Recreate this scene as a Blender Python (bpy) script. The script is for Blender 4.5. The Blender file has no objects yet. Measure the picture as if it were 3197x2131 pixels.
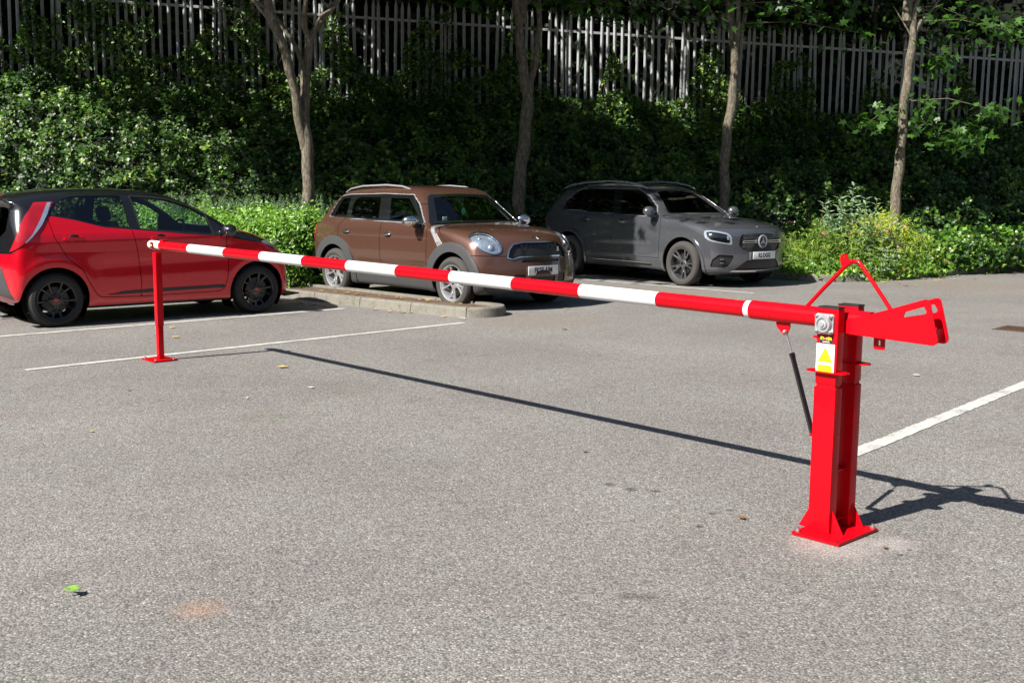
import bpy, bmesh, math, random
import numpy as np
from mathutils import Vector, Matrix, Quaternion
R_ = math.radians
random.seed(7); rng = np.random.default_rng(11)
SC = bpy.context.scene
COL = SC.collection

# ---------------------------------------------------------------- camera
CAM_H, CAM_PITCH, CAM_ROLL = 1.459, R_(7.707), R_(.467)
camd = bpy.data.cameras.new('camera'); cam = bpy.data.objects.new('camera', camd); COL.objects.link(cam)
camd.sensor_width = 36; camd.lens = 36 * 3431.67 / 3197; camd.clip_start = .05; camd.clip_end = 400
cam.matrix_world = Matrix.Translation((0, 0, CAM_H)) @ Matrix.Rotation(R_(90) - CAM_PITCH, 4, 'X') @ Matrix.Rotation(CAM_ROLL, 4, 'Z')
SC.camera = cam

# ---------------------------------------------------------------- sky, sun, exposure
SUN_AZ, SUN_EL = R_(37.0), R_(42.8)           # direction the shadows run towards, height of the sun
w = bpy.data.worlds.new('World'); SC.world = w; w.use_nodes = True
nt = w.node_tree; nt.nodes.clear()
sky = nt.nodes.new('ShaderNodeTexSky'); sky.sky_type = 'NISHITA'; sky.sun_disc = False
sky.sun_elevation = SUN_EL; sky.sun_rotation = math.atan2(-math.cos(SUN_AZ), -math.sin(SUN_AZ))
bg = nt.nodes.new('ShaderNodeBackground'); bg.inputs['Strength'].default_value = .05
wo = nt.nodes.new('ShaderNodeOutputWorld'); nt.links.new(sky.outputs[0], bg.inputs[0]); nt.links.new(bg.outputs[0], wo.inputs[0])
sl = bpy.data.lights.new('sun', 'SUN'); sl.energy = 5.0; sl.angle = R_(.53); sl.color = (1, .955, .89)
so = bpy.data.objects.new('sun', sl); COL.objects.link(so)
SHD = Vector((math.cos(SUN_AZ) * math.cos(SUN_EL), math.sin(SUN_AZ) * math.cos(SUN_EL), -math.sin(SUN_EL)))
so.rotation_mode = 'QUATERNION'; so.rotation_quaternion = SHD.to_track_quat('-Z', 'Y'); so.location = (-20, -15, 25)
SC.view_settings.view_transform = 'Standard'; SC.view_settings.look = 'None'; SC.view_settings.exposure = .95; SC.view_settings.gamma = 1

# ---------------------------------------------------------------- objects
def tag(o, label=None, cat=None, group=None, kind=None):
    if label: o['label'] = label
    if cat: o['category'] = cat
    if group: o['group'] = group
    if kind: o['kind'] = kind
    return o
def link(o, parent=None):
    COL.objects.link(o)
    if parent is not None: o.parent = parent
    return o
def empty(name, loc=(0, 0, 0), rz=0, parent=None):
    o = bpy.data.objects.new(name, None); o.location = loc; o.rotation_euler = (0, 0, rz); o.empty_display_size = .2
    return link(o, parent)
def mesh_obj(name, V, F, mats, parent=None, mi=None, smooth=True, normals=None):
    me = bpy.data.meshes.new(name)
    me.from_pydata([tuple(v) for v in np.asarray(V).tolist()], [], [tuple(f) for f in (F.tolist() if hasattr(F, 'tolist') else F)])
    for m in (mats if isinstance(mats, (list, tuple)) else [mats]): me.materials.append(m)
    if mi is not None: me.polygons.foreach_set('material_index', mi)
    me.polygons.foreach_set('use_smooth', [smooth] * len(me.polygons))
    if normals is not None: me.normals_split_custom_set_from_vertices([tuple(n) for n in np.asarray(normals).tolist()])
    me.update()
    return link(bpy.data.objects.new(name, me), parent)

class MB:
    """collects simple solids into one mesh"""
    def __init__(s): s.b = bmesh.new(); s.mi = 0
    def _new(s, geom_fn):
        n = len(s.b.faces); geom_fn(); s.b.faces.ensure_lookup_table()
        for f in s.b.faces[n:]: f.material_index = s.mi
        return s
    def box(s, c, d, rz=0, M=None, bev=0):
        def g():
            m = (M or Matrix()) @ Matrix.Translation(c) @ Matrix.Rotation(rz, 4, 'Z') @ Matrix.Diagonal((d[0], d[1], d[2], 1))
            r = bmesh.ops.create_cube(s.b, size=1, matrix=m)
            if bev:
                es = list({e for v in r['verts'] for e in v.link_edges})
                bmesh.ops.bevel(s.b, geom=es, offset=bev, segments=2, affect='EDGES', profile=.6)
        return s._new(g)
    def prism(s, poly, t0, t1, ax='y', hole=None, bev=0):
        """polygon in the plane normal to ax, thickness t0..t1"""
        def p3(a, b, t): return {'y': (a, t, b), 'x': (t, a, b), 'z': (a, b, t)}[ax]
        def g():
            rings = []
            for t in (t0, t1):
                rings.append([s.b.verts.new(p3(a, b, t)) for a, b in poly])
            n = len(poly); fs = []
            for i in range(n): fs.append(s.b.faces.new((rings[0][i], rings[0][(i+1) % n], rings[1][(i+1) % n], rings[1][i])))
            if hole:
                hr = [[s.b.verts.new(p3(a, b, t)) for a, b in hole] for t in (t0, t1)]; m = len(hole)
                for i in range(m): s.b.faces.new((hr[0][i], hr[1][i], hr[1][(i+1) % m], hr[0][(i+1) % m]))
                for k in (0, 1):
                    es = []
                    for loop in (rings[k], hr[k]):
                        L = len(loop)
                        for i in range(L):
                            e = s.b.edges.get((loop[i], loop[(i+1) % L])); es.append(e)
                    bmesh.ops.triangle_fill(s.b, edges=es, use_beauty=True)
            else:
                fs.append(s.b.faces.new(rings[0][::-1])); fs.append(s.b.faces.new(rings[1]))
            if bev:
                es = [e for f in fs[-2:] for e in f.edges]
                bmesh.ops.bevel(s.b, geom=list(set(es)), offset=bev, segments=1, affect='EDGES')
        return s._new(g)
    def cyl(s, p0, p1, r0, r1=None, n=20, caps=True):
        def g():
            a, b = Vector(p0), Vector(p1); d = b - a; L = d.length
            m = Matrix.Translation((a + b) / 2) @ d.to_track_quat('Z', 'Y').to_matrix().to_4x4()
            bmesh.ops.create_cone(s.b, cap_ends=caps, segments=n, radius1=r0, radius2=r0 if r1 is None else r1, depth=L, matrix=m)
        return s._new(g)
    def sphere(s, c, r, n=16, sc=(1, 1, 1), M=None):
        def g():
            bmesh.ops.create_uvsphere(s.b, u_segments=n, v_segments=max(6, n // 2), radius=r, matrix=(M or Matrix()) @ Matrix.Translation(c) @ Matrix.Diagonal((*sc, 1)))
        return s._new(g)
    def lathe(s, prof, o=(0, 0, 0), axis='y', n=40):
        """profile of (radius, t) swept round an axis through o"""
        def g():
            rows = []
            for k in range(n):
                a = 2 * math.pi * k / n; c, sn = math.cos(a), math.sin(a); row = []
                for r, t in prof:
                    v = {'y': (r * c, t, r * sn), 'x': (t, r * c, r * sn), 'z': (r * c, r * sn, t)}[axis]
                    row.append(s.b.verts.new((v[0] + o[0], v[1] + o[1], v[2] + o[2])))
                rows.append(row)
            for k in range(n):
                A, B = rows[k], rows[(k + 1) % n]
                for i in range(len(prof) - 1): s.b.faces.new((A[i], A[i+1], B[i+1], B[i]))
        return s._new(g)
    def tube(s, pts, rad, n=10, caps=True):
        def g():
            P = [Vector(p) for p in pts]; R = [float(q) for q in (rad if hasattr(rad, '__len__') else [rad] * len(P))]
            t = (P[1] - P[0]).normalized(); up = Vector((0, 0, 1)) if abs(t.z) < .9 else Vector((1, 0, 0))
            u = t.cross(up).normalized(); rows = []
            for i, p in enumerate(P):
                t2 = (P[min(i+1, len(P)-1)] - P[max(i-1, 0)]).normalized()
                u = (u - t2 * u.dot(t2)).normalized(); v = t2.cross(u)
                rows.append([s.b.verts.new(p + R[i] * (u * math.cos(2*math.pi*k/n) + v * math.sin(2*math.pi*k/n))) for k in range(n)])
            for i in range(len(P) - 1):
                for k in range(n): s.b.faces.new((rows[i][k], rows[i][(k+1) % n], rows[i+1][(k+1) % n], rows[i+1][k]))
            if caps: s.b.faces.new(rows[0][::-1]); s.b.faces.new(rows[-1])
        return s._new(g)
    def build(s, name, mats, parent=None, smooth=35, bevel=0):
        if bevel:
            es = [e for e in s.b.edges if len(e.link_faces) == 2 and e.calc_face_angle(0) > R_(50)]
            bmesh.ops.bevel(s.b, geom=es, offset=bevel, segments=2, affect='EDGES', clamp_overlap=True)
        bmesh.ops.recalc_face_normals(s.b, faces=s.b.faces)
        me = bpy.data.meshes.new(name); s.b.to_mesh(me); s.b.free()
        for m in (mats if isinstance(mats, (list, tuple)) else [mats]): me.materials.append(m)
        if smooth:
            me.polygons.foreach_set('use_smooth', [True] * len(me.polygons)); me.set_sharp_from_angle(angle=R_(smooth))
        return link(bpy.data.objects.new(name, me), parent)

def text_mesh(name, body, size, mat, parent, M, depth=.001, sx=1, bold=0.0, align='CENTER'):
    cu = bpy.data.curves.new(name, 'FONT'); cu.body = body; cu.size = size; cu.extrude = depth; cu.align_x = align; cu.align_y = 'CENTER'; cu.offset = bold; cu.resolution_u = 3
    t = bpy.data.objects.new(name + '_c', cu); COL.objects.link(t)
    bpy.context.view_layer.update()
    me = bpy.data.meshes.new_from_object(t.evaluated_get(bpy.context.evaluated_depsgraph_get())); me.name = name
    bpy.data.objects.remove(t); bpy.data.curves.remove(cu)
    me.transform(M @ Matrix.Diagonal((sx, 1, 1, 1))); me.materials.clear(); me.materials.append(mat)
    return link(bpy.data.objects.new(name, me), parent)

# ---------------------------------------------------------------- materials
class NT:
    def __init__(s, name):
        s.m = bpy.data.materials.new(name); s.m.use_nodes = True; s.t = s.m.node_tree; s.t.nodes.clear()
        s.out = s.t.nodes.new('ShaderNodeOutputMaterial')
    def n(s, typ, _in=None, **kw):
        nd = s.t.nodes.new('ShaderNode' + typ)
        for k, v in kw.items(): setattr(nd, k, v)
        for k, v in (_in or {}).items():
            if isinstance(v, bpy.types.NodeSocket): s.t.links.new(v, nd.inputs[k])
            else: nd.inputs[k].default_value = v
        return nd
    def ramp(s, fac, stops, interp='LINEAR'):
        r = s.n('ValToRGB', {'Fac': fac}); r.color_ramp.interpolation = interp
        e = r.color_ramp.elements
        while len(e) < len(stops): e.new(.5)
        for i, (p, c) in enumerate(stops): e[i].position = p; e[i].color = (*c, 1) if len(c) == 3 else c
        return r.outputs[0]
    def noise(s, vec, scale, detail=4, rough=.55, out=0):
        return s.n('TexNoise', {'Vector': vec, 'Scale': scale, 'Detail': detail, 'Roughness': rough}).outputs[out]
    def mix(s, f, a, b, mode='MIX'):
        m = s.n('Mix', data_type='RGBA', blend_type=mode); m.clamp_factor = True
        for i, v in ((0, f), (6, a), (7, b)):
            if isinstance(v, bpy.types.NodeSocket): s.t.links.new(v, m.inputs[i])
            else: m.inputs[i].default_value = v if i == 0 else ((*v, 1) if len(v) == 3 else v)
        return m.outputs[2]
    def math(s, op, a, b=0.0, c=0.0):
        m = s.n('Math', operation=op)
        for i, v in enumerate((a, b, c)):
            if isinstance(v, bpy.types.NodeSocket): s.t.links.new(v, m.inputs[i])
            else: m.inputs[i].default_value = v
        return m.outputs[0]
    def obj(s): return s.n('TexCoord').outputs['Object']
    def pos(s): return s.n('NewGeometry').outputs['Position']
    def bump(s, h, strength=.3, dist=.01): return s.n('Bump', {'Height': h, 'Strength': strength, 'Distance': dist}).outputs[0]
    def done(s, shader): s.t.links.new(shader, s.out.inputs[0]); return s.m
def P_(nt, **kw):
    names = dict(col='Base Color', metal='Metallic', rough='Roughness', coat='Coat Weight', coatr='Coat Roughness', spec='Specular IOR Level', normal='Normal', trans='Transmission Weight', emis='Emission Color', emiss='Emission Strength', sss='Subsurface Weight', alpha='Alpha')
    d = {}
    for k, v in kw.items():
        if isinstance(v, tuple) and len(v) == 3: v = (*v, 1)
        d[names[k]] = v
    return nt.n('BsdfPrincipled', d).outputs[0]
def simple(name, col, rough=.5, metal=0, var=.12, coat=0, scale=12, bump=0, spec=.5, coatr=.05):
    t = NT(name); o = t.obj(); nz = t.noise(o, scale, 5)
    c = t.mix(nz, tuple(x * (1 - var) for x in col), tuple(min(1, x * (1 + var)) for x in col))
    rr = t.math('MULTIPLY_ADD', t.noise(o, scale * 2.3, 3), rough * .3, rough * .85)
    kw = dict(col=c, rough=rr, metal=metal, coat=coat, coatr=coatr, spec=spec)
    if bump: kw['normal'] = t.bump(t.noise(o, scale * 6, 3), bump, .004)
    return t.done(P_(t, **kw))
def car_paint(name, col, metal, rough, dust=(.3, .28, .25), dusty=.06, coat=.9):
    t = NT(name); o = t.obj()
    fl = t.n('TexVoronoi', {'Vector': o, 'Scale': 900.0}).outputs['Color']
    c = t.mix(.10, col, fl, 'OVERLAY') if metal > .1 else t.mix(0.0, col, col)
    z = t.n('SeparateXYZ', {'Vector': o}).outputs[2]
    low = t.math('MULTIPLY', t.n('MapRange', {'Value': z, 'From Min': .55, 'From Max': .15}).outputs[0], t.noise(o, 5, 6))
    f = t.math('ADD', t.math('MULTIPLY', low, .22), t.math('MULTIPLY', t.noise(o, 3.0, 8, .7), dusty))
    c = t.mix(f, c, tuple(x * .6 for x in dust))
    rr = t.math('MULTIPLY_ADD', f, .6, rough)
    return t.done(P_(t, col=c, metal=metal, rough=rr, coat=coat, coatr=.02))
def glass(name, tint=(.55, .62, .60), f0=.08, back=.0):
    t = NT(name)
    tr = t.n('BsdfTransparent', {'Color': (*tint, 1)}).outputs[0]
    gl = t.n('BsdfGlossy', {'Color': (1, 1, 1, 1), 'Roughness': .015}).outputs[0]
    g = t.n('NewGeometry'); d = t.n('VectorMath', {0: g.outputs['Normal'], 1: g.outputs['Incoming']}, operation='DOT_PRODUCT').outputs['Value']
    k = t.math('SUBTRACT', 1.0, t.math('ABSOLUTE', d)); k = t.math('POWER', k, 5.0)      # Schlick, same from both sides of the pane
    return t.done(t.n('MixShader', {0: t.math('MULTIPLY_ADD', k, .92, f0), 1: tr, 2: gl}).outputs[0])
def emblem_metal(name, col=(.8, .8, .82), rough=.12): return simple(name, col, rough, 1.0, .05)

M = {}
def barrier_paint(name, col):
    t = NT(name); o = t.obj()
    c = t.mix(t.noise(o, 9, 6), tuple(x * .93 for x in col), tuple(min(1, x * 1.05) for x in col))
    spk = t.n('MapRange', {'Value': t.noise(o, 55, 4, .7), 'From Min': .71, 'From Max': .76}).outputs[0]
    c = t.mix(t.math('MULTIPLY', spk, .35), c, (.25, .12, .10))
    return t.done(P_(t, col=c, rough=t.math('MULTIPLY_ADD', t.noise(o, 14, 3), .15, .22), coat=.08, coatr=.06, spec=.16, normal=t.bump(t.noise(o, 160, 2), .05, .001)))
M['red'] = barrier_paint('red_gloss_paint', (.56, .002, .009))
M['white'] = barrier_paint('white_gloss_paint', (.70, .715, .73))
M['black_plastic'] = simple('black_plastic', (.018, .018, .02), .45, bump=.1)
M['dark_plastic'] = simple('dark_grey_plastic', (.055, .057, .06), .55, bump=.15)
M['lining'] = simple('cabin_lining', (.012, .012, .013), .8)
M['seat'] = simple('seat_fabric', (.03, .03, .034), .9, scale=40)
M['rubber'] = simple('tyre_rubber', (.018, .0175, .017), .75, scale=30, bump=.3)
M['rubber_dusty'] = simple('dusty_tyre_rubber', (.050, .046, .042), .85, scale=25, bump=.3)
M['chrome'] = simple('chrome', (.82, .83, .85), .09, 1.0, .04)
M['alloy'] = simple('silver_alloy', (.62, .63, .65), .28, .7, .06, coat=.5)
M['alloy_dark'] = simple('dark_alloy', (.20, .20, .21), .25, .8, coat=.5)
M['alloy_black'] = simple('black_alloy', (.012, .012, .013), .22, .2, coat=.8)
M['disc'] = simple('brake_steel', (.06, .058, .055), .45, .9)
M['zinc'] = simple('zinc_plated_steel', (.55, .56, .57), .35, .9, .15, scale=40)
M['cast'] = simple('cast_grey_metal', (.50, .51, .52), .45, .6, .15, scale=50, bump=.2)
M['glass'] = glass('window_glass', (.74, .84, .81))
M['glass_mid'] = glass('tinted_window_glass', (.34, .37, .38))
M['glass_dark'] = glass('privacy_glass', (.02, .02, .022))
M['glass_clear'] = glass('lamp_lens', (.92, .94, .96), .05)
M['black_gloss'] = simple('gloss_black', (.008, .008, .009), .12, 0, coat=1)
M['lamp_red'] = simple('red_lamp_lens', (.42, .01, .02), .15, 0, .2, coat=1)
M['lamp_white'] = simple('clear_lamp_lens', (.45, .48, .52), .12, .3, .2, coat=1)
M['lamp_blue'] = simple('pale_blue_lamp_lens', (.28, .36, .50), .12, .2, .3, coat=1)
M['reflector'] = simple('lamp_reflector', (.36, .41, .48), .25, .6, .75, scale=30)
M['plate_white'] = simple('white_plate', (.88, .89, .90), .3, 0, .04)
M['plate_yellow'] = simple('yellow_plate', (.80, .60, .02), .35)
M['ink'] = simple('black_ink', (.01, .01, .01), .4)
M['yellow'] = simple('yellow_vinyl', (.85, .72, .01), .35, 0, .05)
M['sticker_white'] = simple('white_vinyl', (.86, .87, .88), .35, 0, .03)
M['aygo_paint'] = car_paint('red_car_paint', (.62, .0012, .014), .15, .24, dusty=.006, coat=.6)
M['mini_paint'] = car_paint('copper_car_paint', (.135, .064, .044), .50, .26, dusty=.02)
M['glb_paint'] = car_paint('grey_car_paint', (.140, .145, .168), .62, .22, dusty=.015)
M['roof_black'] = car_paint('black_car_paint', (.008, .008, .010), 0, .22, dusty=.012)
# ================================================================= ground, markings, kerbs, bank
def asphalt_nodes(t, o, worn=0.0):
    v = t.n('TexVoronoi', {'Vector': o, 'Scale': 125.0, 'Randomness': 1.0})
    chip = t.n('SeparateColor', {'Color': v.outputs['Color']}).outputs[0]
    v2 = t.n('TexVoronoi', {'Vector': o, 'Scale': 300.0}).outputs['Color']
    chip2 = t.n('SeparateColor', {'Color': v2}).outputs[1]
    c = t.ramp(chip, [(0, (.10, .096, .092)), (.35, (.185, .178, .173)), (.70, (.25, .241, .235)), (.96, (.37, .357, .345)), (1, (.60, .58, .55))])
    c = t.mix(.35, c, t.ramp(chip2, [(0, (.10, .094, .090)), (.6, (.27, .257, .248)), (1, (.48, .46, .44))]))
    gap = t.n('MapRange', {'Value': v.outputs['Distance'], 'From Min': .48, 'From Max': .75}).outputs[0]
    c = t.mix(t.math('MULTIPLY', gap, .55), c, (.035, .033, .031))
    big = t.noise(o, .55, 6, .62); mid = t.noise(o, 3.2, 6, .6)
    c = t.mix(t.n('MapRange', {'Value': big, 'From Min': .35, 'From Max': .68}).outputs[0], t.mix(1, c, (.84, .82, .80), 'MULTIPLY'), t.mix(1, c, (1.10, 1.08, 1.05), 'MULTIPLY'))
    c = t.mix(t.n('MapRange', {'Value': mid, 'From Min': .58, 'From Max': .75}).outputs[0], c, t.mix(1, c, (.80, .78, .75), 'MULTIPLY'))
    c = t.mix(t.n('MapRange', {'Value': t.noise(o, 1.1, 5, .6), 'From Min': .4, 'From Max': .62}).outputs[0], t.mix(1, c, (1.015, .992, .995), 'MULTIPLY'), t.mix(1, c, (.955, .99, .965), 'MULTIPLY'))
    fine = t.math('MULTIPLY_ADD', t.noise(o, 22, 3, .6), .5, .75); c = t.mix(1, c, t.n('CombineColor', {0: fine, 1: fine, 2: fine}).outputs[0], 'MULTIPLY')
    h = t.math('ADD', t.math('MULTIPLY', v.outputs['Distance'], -1.0), t.math('MULTIPLY', t.noise(o, 60, 4), .8))
    return c, h
t = NT('worn_tarmac'); o = t.obj()
c, h = asphalt_nodes(t, o)
def blotch(t, c, o, x, y, r, col, amt, sc=9, hard=.5):
    d = t.n('VectorMath', {0: o, 1: (x, y, 0)}, operation='DISTANCE').outputs['Value']
    f = t.n('MapRange', {'Value': t.math('ADD', d, t.math('MULTIPLY', t.noise(o, sc, 6, .7), r * 1.3)), 'From Min': r * (1.0 + hard), 'From Max': r * 1.05}).outputs[0]
    brk = t.n('MapRange', {'Value': t.noise(o, 95, 3, .6), 'From Min': .40, 'From Max': .56, 'To Min': .25}).outputs[0]
    return t.mix(t.math('MULTIPLY', t.math('MULTIPLY', f, brk), amt), c, col)
c = blotch(t, c, o, 1.36, 4.46, .20, (.50, .45, .41), .45, 11, .8)     # pale drilling dust round the barrier foot
c = blotch(t, c, o, 1.30, 4.50, .12, (.60, .28, .25), .14, 14, .8)
c = blotch(t, c, o, 1.62, 4.50, .12, (.52, .48, .45), .40, 11, .8)
c = blotch(t, c, o, -1.09, 3.70, .045, (.44, .24, .12), .42, 22, 2.4)    # rusty spot
for bx, by, br in ((.50, 5.42, .045), (.60, 5.33, .05), (.72, 5.30, .04), (.93, 4.92, .03), (.84, 4.72, .03), (1.02, 4.98, .025), (1.66, 4.42, .018), (1.60, 4.36, .02), (-.2, 6.9, .02), (1.9, 8.9, .03), (-2.4, 5.0, .02), (2.6, 5.3, .02)):
    c = blotch(t, c, o, bx, by, br, (.035, .03, .025), .95, 34, .5)
c = blotch(t, c, o, -1.6, 7.0, .30, (.12, .125, .09), .35, 9, .7)
c = blotch(t, c, o, -1.2, 8.1, .35, (.12, .125, .09), .3, 9, .7)
c = blotch(t, c, o, .44, 3.87, .032, (.045, .04, .035), .75, 45, 1.2)
c = blotch(t, c, o, .50, 3.86, .028, (.045, .04, .035), .75, 45, 1.2)
c = blotch(t, c, o, 2.2, 16.2, 1.1, (.20, .15, .09), .55, 3.5, .8)
c = blotch(t, c, o, .3, 12.6, .8, (.20, .155, .10), .45, 5, .8)
c = blotch(t, c, o, 7.5, 18.2, 1.3, (.20, .15, .09), .45, 3.5, .8)
tarmac = t.done(P_(t, col=c, rough=.82, spec=.35, normal=t.bump(h, .55, .004)))
n = 60
V = [(x, y, 0) for y in np.linspace(-60, 90, 2) for x in np.linspace(-80, 80, 2)]
g = mesh_obj('tarmac', V, [(0, 1, 3, 2)], tarmac, smooth=False); tag(g, kind='structure')

t = NT('road_paint'); o = t.obj(); ca, h = asphalt_nodes(t, o)
wear = t.math('ADD', t.math('MULTIPLY', t.noise(o, 70, 5, .7), .6), t.math('MULTIPLY', t.noise(o, 4, 4), .5))
f = t.n('MapRange', {'Value': wear, 'From Min': .56, 'From Max': .72}).outputs[0]
c = t.mix(f, t.mix(t.noise(o, 12, 4), (.46, .455, .42), (.62, .61, .57)), ca)
paint_m = t.done(P_(t, col=c, rough=.6, normal=t.bump(h, .35, .003)))
def stripe_line(name, p0, p1, w):
    a = Vector((*p0, 0)); b = Vector((*p1, 0)); d = (b - a).normalized(); nn = Vector((-d.y, d.x, 0)); L = (b - a).length; k = int(L / .05)
    V = []; F = []
    for i in range(k + 1):
        p = a + d * (L * i / k)
        for s in (-1, 1): V.append(tuple(p + nn * s * (w / 2 + random.uniform(-.007, .004)) + Vector((0, 0, .004))))
    for i in range(k): F.append((2*i, 2*i+2, 2*i+3, 2*i+1))
    tag(mesh_obj(name, V, F, paint_m, smooth=False), kind='structure')
stripe_line('bay_line', (-8.6, 7.42), (-2.10, 13.72), .085)
stripe_line('bay_line', (-3.95, 8.80), (-.55, 12.30), .085)
stripe_line('bay_line', (1.86, 6.02), (6.8, 11.7), .105)
stripe_line('bay_line', (-10.3, 8.9), (-4.1, 14.95), .085)
stripe_line('bay_line', (-.9, 20.8), (3.60, 16.34), .085)
stripe_line('bay_line', (9.3, 10.2), (12.5, 13.6), .10)

# kerbs
t = NT('kerb_concrete'); o = t.obj()
c = t.mix(t.noise(o, 4, 6, .7), (.12, .112, .092), (.28, .26, .22))
c = t.mix(t.n('MapRange', {'Value': t.noise(o, 11, 8, .75), 'From Min': .50, 'From Max': .72}).outputs[0], c, (.09, .095, .055))
c = t.mix(t.n('MapRange', {'Value': t.noise(o, 60, 4, .7), 'From Min': .55, 'From Max': .75}).outputs[0], c, (.12, .11, .09))
kerb_m = t.done(P_(t, col=c, rough=.88, normal=t.bump(t.noise(o, 45, 6, .7), .6, .01)))
t = NT('leaf_litter_soil'); o = t.obj()
c = t.ramp(t.noise(o, 38, 6, .7), [(.3, (.035, .024, .016)), (.5, (.11, .068, .042)), (.62, (.21, .135, .085)), (.75, (.36, .28, .17))])
litter_m = t.done(P_(t, col=c, rough=.95, normal=t.bump(t.noise(o, 50, 6, .7), .9, .02)))
def kerb_run(name, pts, w=.125, h=.115, side=1, closed=False, top_in=.0):
    """kerb stones swept along pts; body lies on the left (side=1) of the line"""
    P = [Vector((*p, 0)) for p in pts]; n = len(P)
    prof = [(0, -.02), (.018, h - .018), (.030, h), (w, h + .003), (w + .005, -.02)]
    V = []; F = []; run = 0.0
    for i, p in enumerate(P):
        run += (p - P[i-1]).length if i else 0
        a = P[i-1] if (i or closed) else P[0]; b = P[(i+1) % n] if (closed or i < n-1) else P[i]
        if a == b: a = P[max(i-1, 0)]
        d = (b - a).normalized(); nn = Vector((-d.y, d.x, 0)) * side
        joint = run > .88 and 0 < i < n - 1
        if joint: run = 0.0
        for off, ins in (((-.007, 0), (-.002, .010), (.002, .010), (.007, 0)) if joint else ((0, 0),)):
            for u, z in prof: V.append(tuple(p + d * off + nn * (u + (ins if u < .06 else -ins)) + Vector((0, 0, z - (ins if z > .05 else 0)))))
    k = len(prof); n = len(V) // k
    for i in range(n - 1):
        j = i + 1
        for q in range(k - 1): F.append((i*k+q, j*k+q, j*k+q+1, i*k+q+1))
    o = mesh_obj(name, V, F, kerb_m, smooth=False); tag(o, kind='structure'); return o
def resample(pts, step):
    P = crom(pts, 12, closed=False); L = np.r_[0, np.cumsum(np.hypot(*np.diff(P, axis=0).T))]; s = np.arange(0, L[-1], step)
    return [(float(np.interp(a, L, P[:, 0])), float(np.interp(a, L, P[:, 1]))) for a in s] + [tuple(P[-1])]
# ---------------------------------------------------------------- car surface toolkit (numpy)
def sstep(a, b, x):
    t = np.clip((x - a) / (b - a), 0, 1)
    return t * t * (3 - 2 * t)

def crom(pts, n=6, closed=True):
    P = np.array(pts, float); N = len(P); out = []
    rng = range(N if closed else N - 1)
    for i in rng:
        if closed: p0, p1, p2, p3 = P[i - 1], P[i], P[(i + 1) % N], P[(i + 2) % N]
        else: p0, p1, p2, p3 = P[max(i - 1, 0)], P[i], P[i + 1], P[min(i + 2, N - 1)]
        for k in range(n):
            t = k / n
            d = math.dist(p1, p2) + 1e-9
            m1 = (p2 - p0) / (math.dist(p1, p0) + d + 1e-9) * d
            m2 = (p3 - p1) / (math.dist(p3, p2) + d + 1e-9) * d
            out.append((2*t**3-3*t*t+1)*p1 + (t**3-2*t*t+t)*m1 + (-2*t**3+3*t*t)*p2 + (t**3-t*t)*m2)
    if not closed: out.append(P[-1])
    return np.array(out)

def poly_sdf(poly, a, b):
    """signed distance (negative inside) of points (a,b) to a closed polygon"""
    shp = a.shape; a = a.ravel(); b = b.ravel()
    out = np.empty(len(a)); CH = 60000
    A = np.asarray(poly, float); Bp = np.roll(A, -1, 0); E = Bp - A; L = (E ** 2).sum(1) + 1e-12
    for s in range(0, len(a), CH):
        px = a[s:s+CH, None]; py = b[s:s+CH, None]
        wx = px - A[:, 0]; wy = py - A[:, 1]
        t = np.clip((wx * E[:, 0] + wy * E[:, 1]) / L, 0, 1)
        d2 = ((wx - t * E[:, 0]) ** 2 + (wy - t * E[:, 1]) ** 2).min(1)
        c1 = (A[:, 1] <= py) & (Bp[:, 1] > py); c2 = (A[:, 1] > py) & (Bp[:, 1] <= py)
        cr = E[:, 0] * wy - E[:, 1] * wx
        ins = ((c1 & (cr > 0)).sum(1) - (c2 & (cr < 0)).sum(1)) != 0
        out[s:s+CH] = np.sqrt(d2) * np.where(ins, -1, 1)
    return out.reshape(shp)

def ell(cx, cy, rx, ry, a, b, rot=0.0):
    c, s = math.cos(rot), math.sin(rot)
    u = ((a - cx) * c + (b - cy) * s) / rx; v = (-(a - cx) * s + (b - cy) * c) / ry
    return (np.hypot(u, v) - 1) * min(rx, ry)

def smax(a, b, k):
    h = np.maximum(k - np.abs(a - b), 0) / k
    return np.maximum(a, b) + h * h * k * .25

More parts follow.
